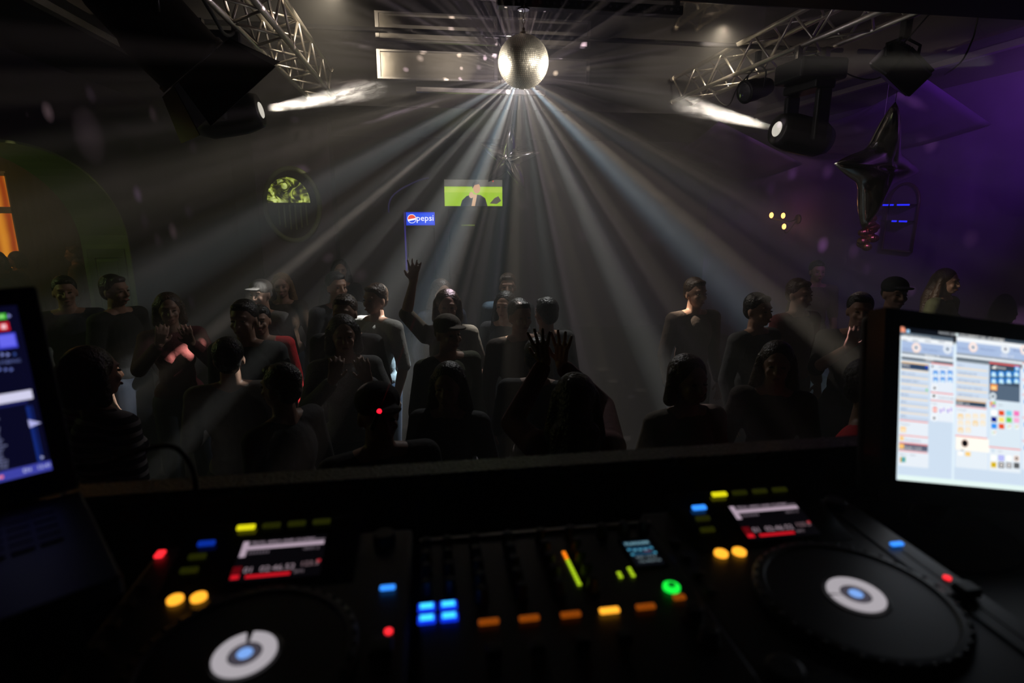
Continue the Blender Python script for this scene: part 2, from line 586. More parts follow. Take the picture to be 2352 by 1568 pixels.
# dark pleated curtain beside the window
def curtain(name, x0, x1, y, z0, z1, m, label, amp=.03, n=60, axis='x'):
    bm = B(); rows = []
    for i in range(n + 1):
        t = i / n
        x = x0 + (x1 - x0) * t
        o_ = math.sin(t * (x1 - x0) * 42) * amp + math.sin(t * 17.3) * amp * .5
        pt = (x, y + o_) if axis == 'x' else (y + o_, x)
        pb = (x, y + o_ * 1.3) if axis == 'x' else (y + o_ * 1.3, x)
        rows.append((bm.verts.new((*pb, z0)), bm.verts.new((*pt, z1))))
    for a, b in zip(rows, rows[1:]): bm.faces.new((a[0], b[0], b[1], a[1]))
    o = obj(name, bm, m, smooth=True)
    s = o.modifiers.new('t', 'SOLIDIFY'); s.thickness = .004
    return tag(o, label, 'curtain')


curtain('curtain', wx1 + .02, -3.85, 10.25, .02, 3.1, M['curtain'], 'dark pleated curtain hanging right of the amber window, beyond the arch')

# purple cloth slung under the ceiling on the right
def swag(name, pts_a, pts_b, sag, m, label):
    bm = B(); na, nb = 24, 10; grid = []
    for i in range(na + 1):
        t = i / na
        a = Vector(pts_a[0]).lerp(Vector(pts_a[1]), t); b = Vector(pts_b[0]).lerp(Vector(pts_b[1]), t)
        row = []
        for j in range(nb + 1):
            s = j / nb
            p = a.lerp(b, s); p.z -= sag * math.sin(PI * t) * (1 - .4 * s) + .03 * math.sin(s * 22) * math.sin(PI * t)
            row.append(bm.verts.new(p))
        grid.append(row)
    for i in range(na):
        for j in range(nb): bm.faces.new((grid[i][j], grid[i + 1][j], grid[i + 1][j + 1], grid[i][j + 1]))
    o = obj(name, bm, m, smooth=True)
    s = o.modifiers.new('t', 'SOLIDIFY'); s.thickness = .005
    return tag(o, label, 'drape', 'purple drapes under the ceiling on the right')


swag('ceiling_drape', ((4.75, 5.2, 3.55), (4.75, 8.0, 3.55)), ((5.57, 5.2, 3.15), (5.57, 8.0, 3.15)), .22, M['wall_purple'], 'purple cloth swag slung under the ceiling, behind the floodlight')
swag('ceiling_drape', ((4.2, 8.1, 3.56), (4.2, 10.8, 3.56)), ((5.57, 8.1, 3.0), (5.57, 10.8, 3.0)), .25, M['wall_purple'], 'purple cloth swag slung further back, above the arched recess')

# hanging mirrored panels behind the ball: two rows, two columns
def mirror_panel(x0, x1, z0, z1, y, label):
    r = empty('ceiling_mirror', ((x0 + x1) / 2, y, z0), 0, label, 'mirror panel', 'mirrored ceiling panels behind the ball')
    w_, h_ = (x1 - x0) / 2, z1 - z0
    obj('panel', bx(B(), (-w_, -.01, 0), (w_, .01, h_)), M['foil2'], r)
    for a, b in (((-w_, 0), (-w_ + .035, h_)), ((w_ - .035, 0), (w_, h_)), ((-w_ + .035, 0), (w_ - .035, .018)), ((-w_ + .035, h_ - .018), (w_ - .035, h_))):
        obj('frame', bx(B(), (a[0], -.03, a[1]), (b[0], -.011, b[1])), M['alu_trim'], r)
    return r


mirror_panel(-.43, .80, 3.625, 3.90, 6.4, 'low mirrored panel left of the mirror ball, speckled with light')
mirror_panel(.84, 1.79, 3.625, 3.88, 6.4, 'low mirrored panel partly hidden by the mirror ball')
mirror_panel(-.43, .80, 3.98, 4.25, 6.4, 'upper mirrored panel left of the ball, brightest speckles')
mirror_panel(.84, 1.79, 3.98, 4.25, 6.4, 'upper mirrored panel at top right of the ball')
tag(obj('ceiling_rail', bx(B(), (-.05, 6.55, 3.545), (1.35, 6.62, 3.595)), M['alu'], bevel=.005), 'short shiny rail under the ceiling just below the mirrored panels', 'rail')

# ------------------------------------------------------------------ trusses
def truss(name, x, y0, y1, z0, label, s=.29, n=16):
    r = empty(name, (x, y0, z0), 0, label, 'truss', 'lighting trusses')
    L = y1 - y0; h = s / 2
    cs = [(-h, 0), (h, 0), (-h, s), (h, s)]
    for cx, cz in cs:
        obj('chord', cyl(B(), (cx, 0, cz), (cx, L, cz), .024, n=12), M['alu'], r, smooth=True)
    st = L / n
    for (ax, az), (bx_, bz) in ((cs[0], cs[2]), (cs[1], cs[3]), (cs[0], cs[1]), (cs[2], cs[3])):
        for i in range(n):
            a, b = ((ax, i * st, az), (bx_, (i + 1) * st, bz)) if i % 2 == 0 else ((bx_, i * st, bz), (ax, (i + 1) * st, az))
            obj('brace', cyl(B(), a, b, .011, n=8), M['alu'], r, smooth=True)
    for cx, cz in cs:
        for y in (0, L): obj('coupler', lathe(B(), [(.03, -.03), (.03, .03)], (cx, y, cz), (0, 1, 0), 12), M['alu'], r)
    return r


truss('lighting_truss', 3.45, 2.9, 7.7, 3.72, 'silver box truss running over the right side of the dance floor', n=15)
truss('lighting_truss', -1.17, 2.9, 7.4, 3.62, 'silver box truss running over the left side of the dance floor', n=15)
# cross pipe carrying the ball
r = empty('cross_pipe', (1.15, 4.815, 3.98), 0, 'dark cross pipe between the trusses carrying the mirror ball', 'pipe')
obj('pipe', cyl(B(), (-2.3, 0, 0), (2.3, 0, 0), .03, n=14), M['blackg'], r, smooth=True)
obj('light_bar', bx(B(), (-.55, -.05, -.14), (.95, .05, -.07)), M['blackg'], r, bevel=.01)
for i in range(26):
    obj('lens', cyl(B(), (-.5 + i * .056, -.051, -.105), (-.5 + i * .056, -.058, -.105), .012, n=10), M['lens'], r)
for x in (-.5, .9): obj('clamp', bx(B(), (x - .02, -.04, -.07), (x + .02, .04, .035)), M['black'], r)
tag(obj('cross_bar', cyl(B(), (CX0 + .1, 6.1, 4.0), (CX1 - .1, 6.1, 4.0), .025, n=12), M['blackg'], smooth=True), 'thin dark bar crossing the bay in front of the mirrored panels', 'bar')
tag(obj('cross_bar', cyl(B(), (CX0 + .1, 4.0, 4.0), (CX1 - .1, 4.0, 4.0), .025, n=12), M['alu_trim'], smooth=True), 'grey bar crossing the bay nearest above the stage', 'bar')

# ------------------------------------------------------------------ mirror ball
r = empty('mirror_ball', BALL, 0, 'mirror ball hanging from the cross pipe, blazing with light', 'mirror ball')
random.seed(5)
bm = B()
NR = 44
for i in range(NR):
    a0, a1 = PI * i / NR + .004, PI * (i + 1) / NR - .004
    am = (a0 + a1) / 2
    n = max(4, int(2 * NR * math.sin(am)))
    for j in range(n):
        b0, b1 = 2 * PI * j / n + .004 / max(.05, math.sin(am)), 2 * PI * (j + 1) / n - .004 / max(.05, math.sin(am))
        P = [Vector((math.sin(a) * math.cos(b), math.sin(a) * math.sin(b), math.cos(a))) * BALL_R for a, b in ((a0, b0), (a0, b1), (a1, b1), (a1, b0))]
        c = sum(P, Vector()) / 4
        q = Euler((random.gauss(0, .035), random.gauss(0, .035), random.gauss(0, .035))).to_matrix()
        bm.faces.new([bm.verts.new(c + q @ (p - c) * .97) for p in P])
m_ball = mat('mirror_tiles', (.98, .93, .82), .52, metal=1.0)
o = obj('mirror_tiles', bm, m_ball, r)
obj('core', el(B(), (0, 0, 0), (BALL_R * .985,) * 3, nu=40, nv=24), M['grey'], r, smooth=True)
obj('cap', lathe(B(), [(.03, 0), (.03, .02), (.012, .03), (.012, .05)], (0, 0, BALL_R - .006)), M['alu'], r)
bm = B()
for k in range(4):
    z = BALL_R + .055 + k * .036
    ring = [(math.cos(t) * .011 * (1 if k % 2 else .2), math.cos(t) * .011 * (.2 if k % 2 else 1), z + math.sin(t) * .022) for t in [2 * PI * i / 14 for i in range(15)]]
    tube(bm, ring, .003, 6)
obj('chain', bm, M['alu'], r, smooth=True)
obj('motor', lathe(B(), [(.045, 0), (.05, .01), (.05, .12), (.03, .14)], (0, 0, BALL_R + .17)), M['black'], r, smooth=False)

# ------------------------------------------------------------------ stage lamps
def moving_head(loc, aim, label, glow_str, s=1.0):
    r = empty('moving_head', loc, 0, label, 'stage light', 'moving head lights')
    obj('base', bx(B(), (-.2 * s, -.19 * s, 0), (.2 * s, .19 * s, .16 * s)), M['black'], r, bevel=.03, seg=3)
    for x in (-.12, .12): obj('clamp', bx(B(), ((x - .02) * s, -.03, .16 * s), ((x + .02) * s, .03, .27 * s)), M['alu_trim'], r)
    obj('display', bx(B(), (-.06, -.19 * s - .004, .05), (.06, -.19 * s - .0005, .10)), M['blackg'], r)
    a = Vector(aim).normalized()
    pan = math.atan2(a.y, a.x)
    yk = empty('yoke_pivot', (0, 0, 0)); yk.parent = r
    bpy.data.objects.remove(yk)
    Mx = Matrix.Rotation(pan, 4, 'Z')
    bm = B()
    bx(bm, (-.09 * s, -.20 * s, -.07 * s), (.09 * s, .20 * s, -.001), Mx)
    for y in (-.18, .18):
        bx(bm, (-.06 * s, (y - .03) * s, -.46 * s), (.06 * s, (y + .03) * s, -.07 * s), Mx)
    obj('yoke', bm, M['black'], r, bevel=.02, seg=3)
    c = Vector((0, 0, -.40 * s))
    prof = [(.05, -.24), (.11, -.22), (.145, -.14), (.15, 0), (.15, .12), (.135, .2), (.12, .25), (.10, .255)]
    obj('head', lathe(B(), [(x * s, h * s) for x, h in prof], c, a, 28), M['plastic'], r, smooth=True)
    gm = mat('lamp_glow', (.5, .5, .5), .1, emit=(1, .93, .8), estr=glow_str)
    obj('lens', lathe(B(), [(.060 * s, .256 * s), (.055 * s, .262 * s), (.02 * s, .266 * s)], c, a, 24), gm, r, smooth=True)
    return r, Vector(loc) + c + a * .30 * s


a_l = BALL - Vector((-1.47, 4.9, 3.03))
_, lp = moving_head((-1.47, 4.9, 3.42), a_l, 'moving head light under the left truss, its beam turned on the ball', .7)
pos_r = Vector((3.42, 5.0, 3.42))
a_r = BALL - (pos_r + Vector((0, 0, -.4)))
_, rp = moving_head(pos_r, a_r, 'moving head light under the right truss, its lens facing the ball', .7, 1.1)
SPOTW = (1.0, .90, .76)
add_light('left_ball_spot', 'SPOT', lp, 1500, SPOTW, target=BALL, size=.03, spot=9.6, blend=.25)
add_light('right_ball_spot', 'SPOT', rp, 1500, SPOTW, target=BALL, size=.03, spot=9.6, blend=.25)
# unseen spot added over the stage to brighten the near side of the ball
add_light('front_ball_fill', 'SPOT', (2.6, 2.45, 2.98), 340, SPOTW, target=BALL, size=.03, spot=7.0, blend=.3)


def flood(loc, rot, label, s=1.0):
    r = empty('floodlight', loc, 0, label, 'stage light', 'floodlights')
    Mx = Euler(rot).to_matrix().to_4x4()
    bm = B(); bx(bm, (-.17 * s, -.12 * s, -.10 * s), (.17 * s, .12 * s, .10 * s), Mx)
    obj('housing', bm, M['black'], r, bevel=.015)
    bm = B()
    for k in range(7): bx(bm, (-.16 * s, (-.10 + k * .03) * s, .10 * s), (.16 * s, (-.095 + k * .03) * s, .125 * s), Mx)
    obj('cooling_fin', bm, M['black'], r)
    obj('front_glass', bx(B(), (-.15 * s, -.10 * s, -.106 * s), (.15 * s, .10 * s, -.101 * s), Mx), M['lens'], r)
    bm = B()
    tube(bm, [Mx @ Vector((-.19 * s, 0, 0)), Vector((-.14 * s, 0, .17 * s)), Vector((0, 0, .22 * s)), Vector((.14 * s, 0, .17 * s)), Mx @ Vector((.19 * s, 0, 0))], .012, 8)
    obj('bracket', bm, M['black'], r, smooth=True)
    obj('clamp', bx(B(), (-.03, -.03, .20 * s), (.03, .03, .36 * s)), M['black'], r, bevel=.008)
    return r


flood(at_y(2068, 158, 4.2), (R(35), R(24), R(15)), 'black floodlight tilted down, hanging at the right end of the truss')


def par_can(loc, aim, label, s=1.0, doors=True, lit=0):
    r = empty('par_can', loc, 0, label, 'stage light', 'par cans')
    a = Vector(aim).normalized()
    obj('can', lathe(B(), [(.03, -.20), (.08, -.19), (.10, -.12), (.105, -.02), (.115, 0), (.115, .13), (.122, .135), (.122, .15), (.10, .15)], (0, 0, 0), a, 28) if s == 1 else lathe(B(), [(.03 * s, -.20 * s), (.08 * s, -.19 * s), (.10 * s, -.12 * s), (.105 * s, -.02 * s), (.115 * s, 0), (.115 * s, .13 * s), (.122 * s, .135 * s), (.122 * s, .15 * s), (.10 * s, .15 * s)], (0, 0, 0), a, 28), M['black'], r, smooth=True)
    obj('lens', lathe(B(), [(.098 * s, .151 * s), (.09 * s, .156 * s), (.01 * s, .16 * s)], (0, 0, 0), a, 24), glow('par_glow', (255, 225, 180), 1.0) if lit else M['lens'], r, smooth=True)
    if lit: add_light('par_can_beam', 'SPOT', Vector(loc) + a * .2 * s, lit, (1, .84, .62), target=Vector(loc) + a * 3, size=.06, spot=110, blend=.8)
    u, v, d = frame_of(a)
    if doors:
        for k, (e, f) in enumerate(((u, v), (-u, v), (v, u), (-v, u))):
            o_ = d * .155 * s + e * .115 * s
            tip = o_ + d * .13 * s + e * .06 * s
            bm = B()
            vs = [bm.verts.new(p) for p in (o_ - f * .10 * s, o_ + f * .10 * s, tip + f * .14 * s, tip - f * .14 * s)]
            bm.faces.new(vs)
            dd = obj('barn_door', bm, M['black'], r); q = dd.modifiers.new('t', 'SOLIDIFY'); q.thickness = .004
    bm = B(); tube(bm, curve_pts([u * .12 * s, u * .13 * s + Vector((0, 0, .16 * s)), Vector((0, 0, .24 * s)), -u * .13 * s + Vector((0, 0, .16 * s)), -u * .12 * s], 6), .009 * s, 8)
    obj('bracket', bm, M['black'], r, smooth=True)
    obj('clamp', bx(B(), (-.025, -.025, .235 * s), (.025, .025, .235 * s + .14)), M['black'], r, bevel=.006)
    return r


par_can(at_y(345, 50, 3.5), (.5, .30, -.62), 'large black par can with barn doors hanging at top left', 1.75)
par_can(at_y(1735, 205, 5.9), (-.95, -.2, -.25), 'small black par can under the right truss with a round lens', .95, False)
add_light('right_truss_fill', 'SPOT', (2.95, 5.75, 4.05), 190, (1, .84, .62), target=(3.45, 6.9, 3.80), size=.04, spot=75, blend=.8)  # bare spot added to brighten the far part of the right truss
add_light('left_truss_fill', 'SPOT', (-.66, 5.2, 4.05), 120, (1, .84, .62), target=(-1.17, 6.4, 3.75), size=.04, spot=100, blend=.8)  # same for the left truss: an added light with no fixture

# cables along the trusses
def cable(ctrl, label, rad=.006, cat='cable'):
    o = obj('cable', tube(B(), curve_pts(ctrl, 12), rad, 7), M['rubber'], smooth=True)
    return tag(o, label, cat)


cable([(3.60, 3.9, 3.74), at_y(2050, 130, 4.3), at_y(2020, 178, 4.6), at_y(1960, 175, 5.0), (3.45, 5.0, 3.66)], 'black cable sagging between the floodlight and the moving head')
cable([Vector((at_y(2245, 45, 4.0).x, 4.0, ZR - .012)), at_y(2245, 45, 4.0), at_y(2230, 100, 4.0), at_y(2205, 145, 4.0), at_x(2170, 172, CX1)], 'thin black cable curving down right of the floodlight')
cable([(3.32, 6.7, 3.72), at_y(1655, 235, 6.4), at_y(1675, 240, 6.3), at_y(1695, 200, 6.1), (3.32, 5.7, 3.72)], 'loop of pale cable under the far end of the right truss', .007)
cable([(-1.3, 3.0, 3.9), at_y(480, 20, 4.0), at_y(520, 80, 4.5), at_y(560, 70, 5.0), (-1.3, 5.6, 3.62)], 'black cable twisting along the left truss', .012)

# smoke wisps drifting through the two beams
def smoke(name, c, size, axis, dens, scale, label, seed):
    bm = B(); el(bm, (0, 0, 0), (1, 1, 1), nu=20, nv=12)
    m = bpy.data.materials.new(name + '_volume'); m.use_nodes = True
    g = G(m.node_tree)
    g.N.remove(g.N['Principled BSDF'])
    out = g.N['Material Output']
    vs = g.N.new('ShaderNodeVolumeScatter'); vs.inputs['Color'].default_value = (1, 1, 1, 1); vs.inputs['Anisotropy'].default_value = .2
    tc = g.N.new('ShaderNodeTexCoord')
    mp = g.N.new('ShaderNodeMapping'); mp.inputs['Location'].default_value = (seed, seed * 2, 0)
    g.L.new(tc.outputs['Object'], mp.inputs[0])
    no = g.N.new('ShaderNodeTexNoise'); no.inputs['Scale'].default_value = scale; no.inputs['Detail'].default_value = 4; no.inputs['Distortion'].default_value = 1.8; no.inputs['Roughness'].default_value = .6
    g.L.new(mp.outputs[0], no.inputs['Vector'])
    s = g.m('MULTIPLY_ADD', no.outputs[0], 5.0, -2.25, True)
    ln = g.v('LENGTH', tc.outputs['Object']).outputs['Value']
    fall = g.m('MULTIPLY_ADD', ln, -1.6, 1.6, True)
    d = g.m('MULTIPLY', g.m('MULTIPLY', s, fall), dens)
    g.L.new(d, vs.inputs['Density']); g.L.new(vs.outputs[0], out.inputs['Volume'])
    m.cycles.volume_step_rate = 1.0
    o = obj(name, bm, m, smooth=True)
    o.location = c; o.scale = size
    o.rotation_euler = Vector(axis).to_track_quat('X', 'Z').to_euler()
    tag(o, label, 'smoke', kind='stuff')
    return o


smoke('smoke_wisp', lp.lerp(BALL, .23), (.50, .20, .13), BALL - lp, 4.6, 3.0, 'white smoke wisp curling in the left beam', 3.1)
smoke('smoke_wisp', rp.lerp(BALL, .24), (.48, .20, .15), BALL - rp, 3.2, 3.0, 'white smoke wisp curling in the right beam', 7.7)
smoke('smoke_wisp', at_y(905, 250, 5.7), (.55, .3, .12), (1, 0, .25), 1.6, 2.0, 'faint smoke wisp drifting left below the ball', 1.3)
smoke('smoke_wisp', at_y(850, 95, 5.2), (.42, .25, .10), (1, 0, 0), 2.0, 2.0, 'faint bluish smoke wisp by the upper left mirrored panel', 5.3)

# ------------------------------------------------------------------ foil star balloons
def star_balloon(loc, rot, s, label, lobes=5, top=3.6):
    """puffed star: two skins meeting at a sharp seam"""
    n = 20 * lobes; K = 10
    bm = B()
    def rad(t):
        x = (t * lobes / (2 * PI)) % 1.0
        x = abs(x * 2 - 1)          # 1 at a tip, 0 in a notch
        return (.40 + .60 * x ** 1.7) if lobes == 5 else (.46 + .54 * x ** 2.4)
    rim = [bm.verts.new((math.sin(2 * PI * i / n) * rad(2 * PI * i / n + PI / lobes * 0) * s, 0, math.cos(2 * PI * i / n) * rad(2 * PI * i / n) * s)) for i in range(n)]
    for sg in (-1, 1):
        prev = rim
        for k in range(1, K):
            f = 1 - k / K
            ring = []
            for i in range(n):
                t = 2 * PI * i / n
                r_ = rad(t)
                th = .30 * (1 - f ** 2.2) ** .75 * (.65 + .35 * (1 - r_)) + .10 * math.sin(PI * f) * (r_ - .4)
                ring.append(bm.verts.new((math.sin(t) * r_ * f * s, sg * th * s, math.cos(t) * r_ * f * s)))
            for i in range(n):
                j = (i + 1) % n
                bm.faces.new((prev[i], prev[j], ring[j], ring[i]))
            prev = ring
        c = bm.verts.new((0, sg * .30 * s, 0))
        for i in range(n): bm.faces.new((prev[i], prev[(i + 1) % n], c))
    r = empty('star_balloon', loc, 0, label, 'balloon', 'silver foil balloons')
    o = obj('balloon_skin', bm, M['foilball'], r, smooth=True, rot=rot)
    q = Euler(rot).to_matrix() @ Vector((0, 0, s))
    obj('string', cyl(B(), q, (q.x, q.y, top - loc[2]), .0025, n=6), M['grey'], r)
    return r


star_balloon(at_y(2018, 385, 4.5), (R(6), R(2), R(13)), .52, 'silver star foil balloon hanging at right in front of the purple wall', 4, 4.315)
star_balloon(at_y(1168, 362, 6.6), (R(14), R(10), R(-25)), .38, 'darker silver star foil balloon hanging in the shafts below the ball', 5, 4.315)

# ------------------------------------------------------------------ back of the room
# screen on the back wall
tv0, tv1 = at_y(1020, 412, 10.6), at_y(1154, 473, 10.6)
tw, th = (tv1.x - tv0.x), (tv0.z - tv1.z)
r = empty('television', ((tv0.x + tv1.x) / 2, 10.6, tv1.z), 0, 'television on the far wall showing a man against green grass', 'television')
obj('casing', bx(B(), (-tw / 2 - .02, .012, -.02), (tw / 2 + .02, .06, th + .02)), M['black'], r, bevel=.006)
obj('wall_bracket', bx(B(), (-.15, .06, th * .3), (.15, .399, th * .6)), M['black'], r)
u = UI()
u.rect((0, 0), (tw, th), (95, 92, 84)); u.rect((0, 0), (tw, th * .74), (166, 208, 40)); u.rect((0, th * .52), (tw, th * .70), (186, 216, 70))
u.poly([(tw * .27, 0), (tw * .30, th * .22), (tw * .38, th * .38), (tw * .48, th * .45), (tw * .62, th * .42), (tw * .70, th * .30), (tw * .74, 0)], (44, 44, 50))
u.poly([(tw * .46, 0), (tw * .50, th * .45), (tw * .56, th * .44), (tw * .54, th * .2), (tw * .52, 0)], (222, 178, 140))
u.disc((tw * .555, th * .68), tw * .062, (214, 160, 120), th * .2)
u.poly([(tw * .48, th * .66), (tw * .48, th * .86), (tw * .54, th * .96), (tw * .60, th * .92), (tw * .60, th * .84), (tw * .52, th * .80)], (60, 50, 46))
u.disc((tw * .46, th * .42), tw * .04, (225, 180, 145), th * .12)
u.poly([(tw * .78, th * .1), (tw * .86, th * .3), (tw * .93, th * .38), (tw * .98, th * .2), (tw * .9, th * .08)], (90, 84, 74))
u.disc((tw * .84, th * .95), tw * .012, (220, 60, 50))
u.build('screen', r, (-tw / 2, .010, 0), (PI / 2, 0, 0), vc_mat('television_screen', 1.3))
add_light('television_light', 'AREA', ((tv0.x + tv1.x) / 2, 10.55, tv1.z + th / 2), 1.2, (.7, 1, .4), target=((tv0.x + tv1.x) / 2, 5, 2), size=.8)

# drinks fridge with lit header
f0, f1 = at_y(932, 487, 9.6), at_y(999, 517, 9.6)
fx, fw, fz0, fz1 = (f0.x + f1.x) / 2, f1.x - f0.x, f1.z, f0.z
r = empty('drinks_fridge', (fx, 9.6, 0), 0, 'tall dark drinks fridge with a lit blue header sign', 'fridge')
obj('body', bx(B(), (-fw / 2, .02, .03), (fw / 2, .52, fz0 - .02)), M['black'], r, bevel=.01)
d_ = obj('door', bx(B(), (-fw / 2 + .02, -.012, .15), (fw / 2 - .02, .018, fz0 - .05)), M['blackg'], r, bevel=.005)
obj('handle', bx(B(), (-fw / 2 + .04, -.045, 1.0), (-fw / 2 + .06, -.013, 1.45)), M['grey'], d_)
h_ = obj('header_box', bx(B(), (-fw / 2, -.02, fz0 - .018), (fw / 2, .52, fz1 + .01)), M['black'], r)
obj('side_light', bx(B(), (-fw / 2 - .035, -.01, 1.35), (-fw / 2 - .012, .02, fz1)), glow('violet_glow', (70, 55, 170), .5), r)
u = UI(); hh = fz1 - fz0
u.rect((0, 0), (fw, hh), (18, 52, 200)); u.rect((.02, .02), (fw - .02, hh - .02), (30, 78, 225))
u.disc((fw * .20, hh * .5), hh * .34, (250, 245, 255))
u.poly([(fw * .20 + hh * .30 * math.cos(a), hh * .5 + hh * .30 * math.sin(a)) for a in [R(t) for t in range(10, 200, 12)]], (225, 80, 60))
u.poly([(fw * .20 + hh * .30 * math.cos(a), hh * .5 + hh * .30 * math.sin(a)) for a in [R(t) for t in range(215, 350, 12)]], (40, 80, 220))
u.text('pepsi', (fw * .35, hh * .54), hh * .66, (255, 250, 255))
u.build('header_sign', r, (-fw / 2, -.021, fz0), (PI / 2, 0, 0), vc_mat('sign_screen', 1.7))['label'] = 'lit blue sign with a round emblem and white lettering'

# black cabinet under the television with a green indicator line
c0, c1 = at_y(1030, 478, 10.3), at_y(1150, 600, 10.3)
r = empty('back_cabinet', ((c0.x + c1.x) / 2, 10.3, 0), 0, 'black cabinet below the television with a thin green indicator', 'cabinet')
cw = c1.x - c0.x
obj('body', bx(B(), (-cw / 2, 0, 0), (cw / 2, .42, c0.z - .02)), M['black'], r, bevel=.01)
for sx in (-1, 1): obj('door', bx(B(), (min(sx * .01, sx * (cw / 2 - .02)), -.015, .1), (max(sx * .01, sx * (cw / 2 - .02)), -.001, 1.2)), M['plastic'], r, bevel=.004)
gz = at_y(1075, 517, 10.3)
obj('indicator', bx(B(), (gz.x - (c0.x + c1.x) / 2 - .12, -.006, gz.z - .012), (gz.x - (c0.x + c1.x) / 2 + .12, -.001, gz.z + .012)), glow('green_line', (110, 130, 40), .8), r)

# oval mirror, its lit reflection put in as emission, on a stand-off column left of the fridge
ov = at_y(668, 470, 8.6); ow, oh = .37, .50
r = empty('pillar', (ov.x + .03, 8.95, 0), 0, 'dark square pillar that carries the oval mirror', 'pillar')
obj('shaft', bx(B(), (-.52, -.2, 0), (.52, .2, 3.59)), M['wall'], r, bevel=.01)
obj('plinth', bx(B(), (-.56, -.24, 0), (.56, .24, .14)), M['wood'], r)
r = empty('oval_mirror', (ov.x, 8.70, ov.z), 0, 'oval ornate mirror on the pillar, its yellow-green reflection painted as glow', 'wall decoration')
bm = B()
tube(bm, [(math.cos(t) * ow, 0, math.sin(t) * oh) for t in [2 * PI * i / 48 for i in range(49)]], .035, 10)
obj('frame', bm, M['greend'], r, smooth=True)
bm = B()
prism(bm, [(math.cos(2 * PI * i / 40) * ow, math.sin(2 * PI * i / 40) * oh) for i in range(40)], Matrix.Rotation(PI / 2, 4, 'X') @ Matrix.Translation((0, 0, -.02)), .02)
obj('back_plate', bm, M['blackg'], r)
m_ = bpy.data.materials.new('mirror_reflection_glow'); m_.use_nodes = True
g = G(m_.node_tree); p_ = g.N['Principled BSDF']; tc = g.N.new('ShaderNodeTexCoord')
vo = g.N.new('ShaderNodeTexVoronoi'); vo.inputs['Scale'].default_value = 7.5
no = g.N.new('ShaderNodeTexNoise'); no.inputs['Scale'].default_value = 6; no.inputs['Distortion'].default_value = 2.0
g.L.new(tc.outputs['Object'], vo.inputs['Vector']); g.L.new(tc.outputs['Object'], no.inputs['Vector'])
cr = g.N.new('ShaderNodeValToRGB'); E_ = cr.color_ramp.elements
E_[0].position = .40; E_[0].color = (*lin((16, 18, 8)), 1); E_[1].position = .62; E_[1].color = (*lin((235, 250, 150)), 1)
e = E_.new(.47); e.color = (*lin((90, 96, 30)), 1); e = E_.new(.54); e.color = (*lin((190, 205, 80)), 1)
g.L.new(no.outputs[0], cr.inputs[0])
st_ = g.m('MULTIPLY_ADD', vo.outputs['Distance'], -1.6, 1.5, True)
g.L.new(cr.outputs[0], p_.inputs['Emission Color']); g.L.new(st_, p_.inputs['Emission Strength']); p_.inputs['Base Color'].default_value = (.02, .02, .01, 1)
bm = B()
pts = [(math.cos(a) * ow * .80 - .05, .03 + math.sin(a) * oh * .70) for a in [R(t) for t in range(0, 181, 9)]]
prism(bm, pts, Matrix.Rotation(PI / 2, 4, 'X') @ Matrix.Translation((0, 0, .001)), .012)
obj('painted_reflection', bm, m_, r)['label'] = 'yellow-green reflection painted as glow on the upper glass, with dark scrollwork'
bm = B()
for k in range(6): bx(bm, (-.20 + k * .075, -.015, -.36 + abs(k - 2.5) * .03), (-.18 + k * .075, -.001, .0))
obj('grille', bm, M['greend'], r)

# wall lamp with three amber bulbs, on the right wall
wl_ = at_x(1786, 500, 5.25)
r = empty('wall_lamp', wl_, 0, 'wall lamp with three small amber bulbs on the right wall', 'wall lamp')
obj('back_plate', lathe(B(), [(.07, 0), (.07, .02), (.03, .03)], (.349, 0, -.02), (-1, 0, 0), 20), M['wood'], r)
am = mat('amber_bulb', (.3, .1, .02), .3, emit=(1.0, .42, .10), estr=5.0)
for px_, py_ in ((1772, 494), (1799, 495), (1801, 520)):
    q = at_y(px_, py_, wl_.y) - wl_
    bm = B(); tube(bm, curve_pts([(.33, 0, -.02), (.18, q.y * .5, q.z - .09), (q.x, q.y, q.z - .05)], 8), .008, 6)
    obj('arm', bm, M['wood'], r, smooth=True)
    obj('bulb', el(B(), q, (.030, .030, .042)), am, r, smooth=True)
add_light('wall_lamp_glow', 'POINT', wl_ + Vector((-.1, 0, 0)), 1.2, (1, .5, .18), size=.05)

# arched recess with blue LED shelves, on the right wall
NX = XR - .005
a0, a1 = at_x(2028, 470, NX - .12), at_x(2090, 470, NX - .12)
zlo = at_x(2060, 507, NX - .12).z
yc, nw, zhi = (a0.y + a1.y) / 2, abs(a0.y - a1.y), a0.z
r = empty('shelf_niche', (NX, yc, zlo - .35), 0, 'arched bar shelf with two blue lit edges on the right wall, below the balloon', 'shelf')
pts = [(-nw / 2 - .02, 0), (nw / 2 + .02, 0)] + [(math.cos(t) * (nw / 2 + .02), zhi - zlo + .37 + math.sin(t) * .22) for t in [PI * i / 16 for i in range(17)]]
NM = Matrix(((0, 0, -1, 0), (1, 0, 0, 0), (0, 1, 0, 0), (0, 0, 0, 1)))
bm = B(); prism(bm, pts, NM, .02)
obj('back_board', bm, mat('niche_purple', (.10, .05, .14), .7), r)
bm = B(); tube(bm, [(-.025, x, z) for x, z in pts + pts[:1]], .015, 8); obj('frame', bm, M['wood'], r, smooth=True)
bl = glow('blue_led', (35, 40, 245), 1.5)
for top_, z in ((True, zhi - zlo + .35), (False, .35)):
    s_ = obj('shelf', bx(B(), (-.12, -nw / 2, z - .012), (-.021, nw / 2, z + .004)), M['blackg'], r)
    segs = ((.48, .28), (.20, .08), (-.06, -.5)) if top_ else ((.05, -.12), (-.22, -.5))
    for s0, s1 in segs: obj('light_strip', bx(B(), (-.13, s1 * nw, z - .014), (-.121, s0 * nw, z + .006)), bl, s_)
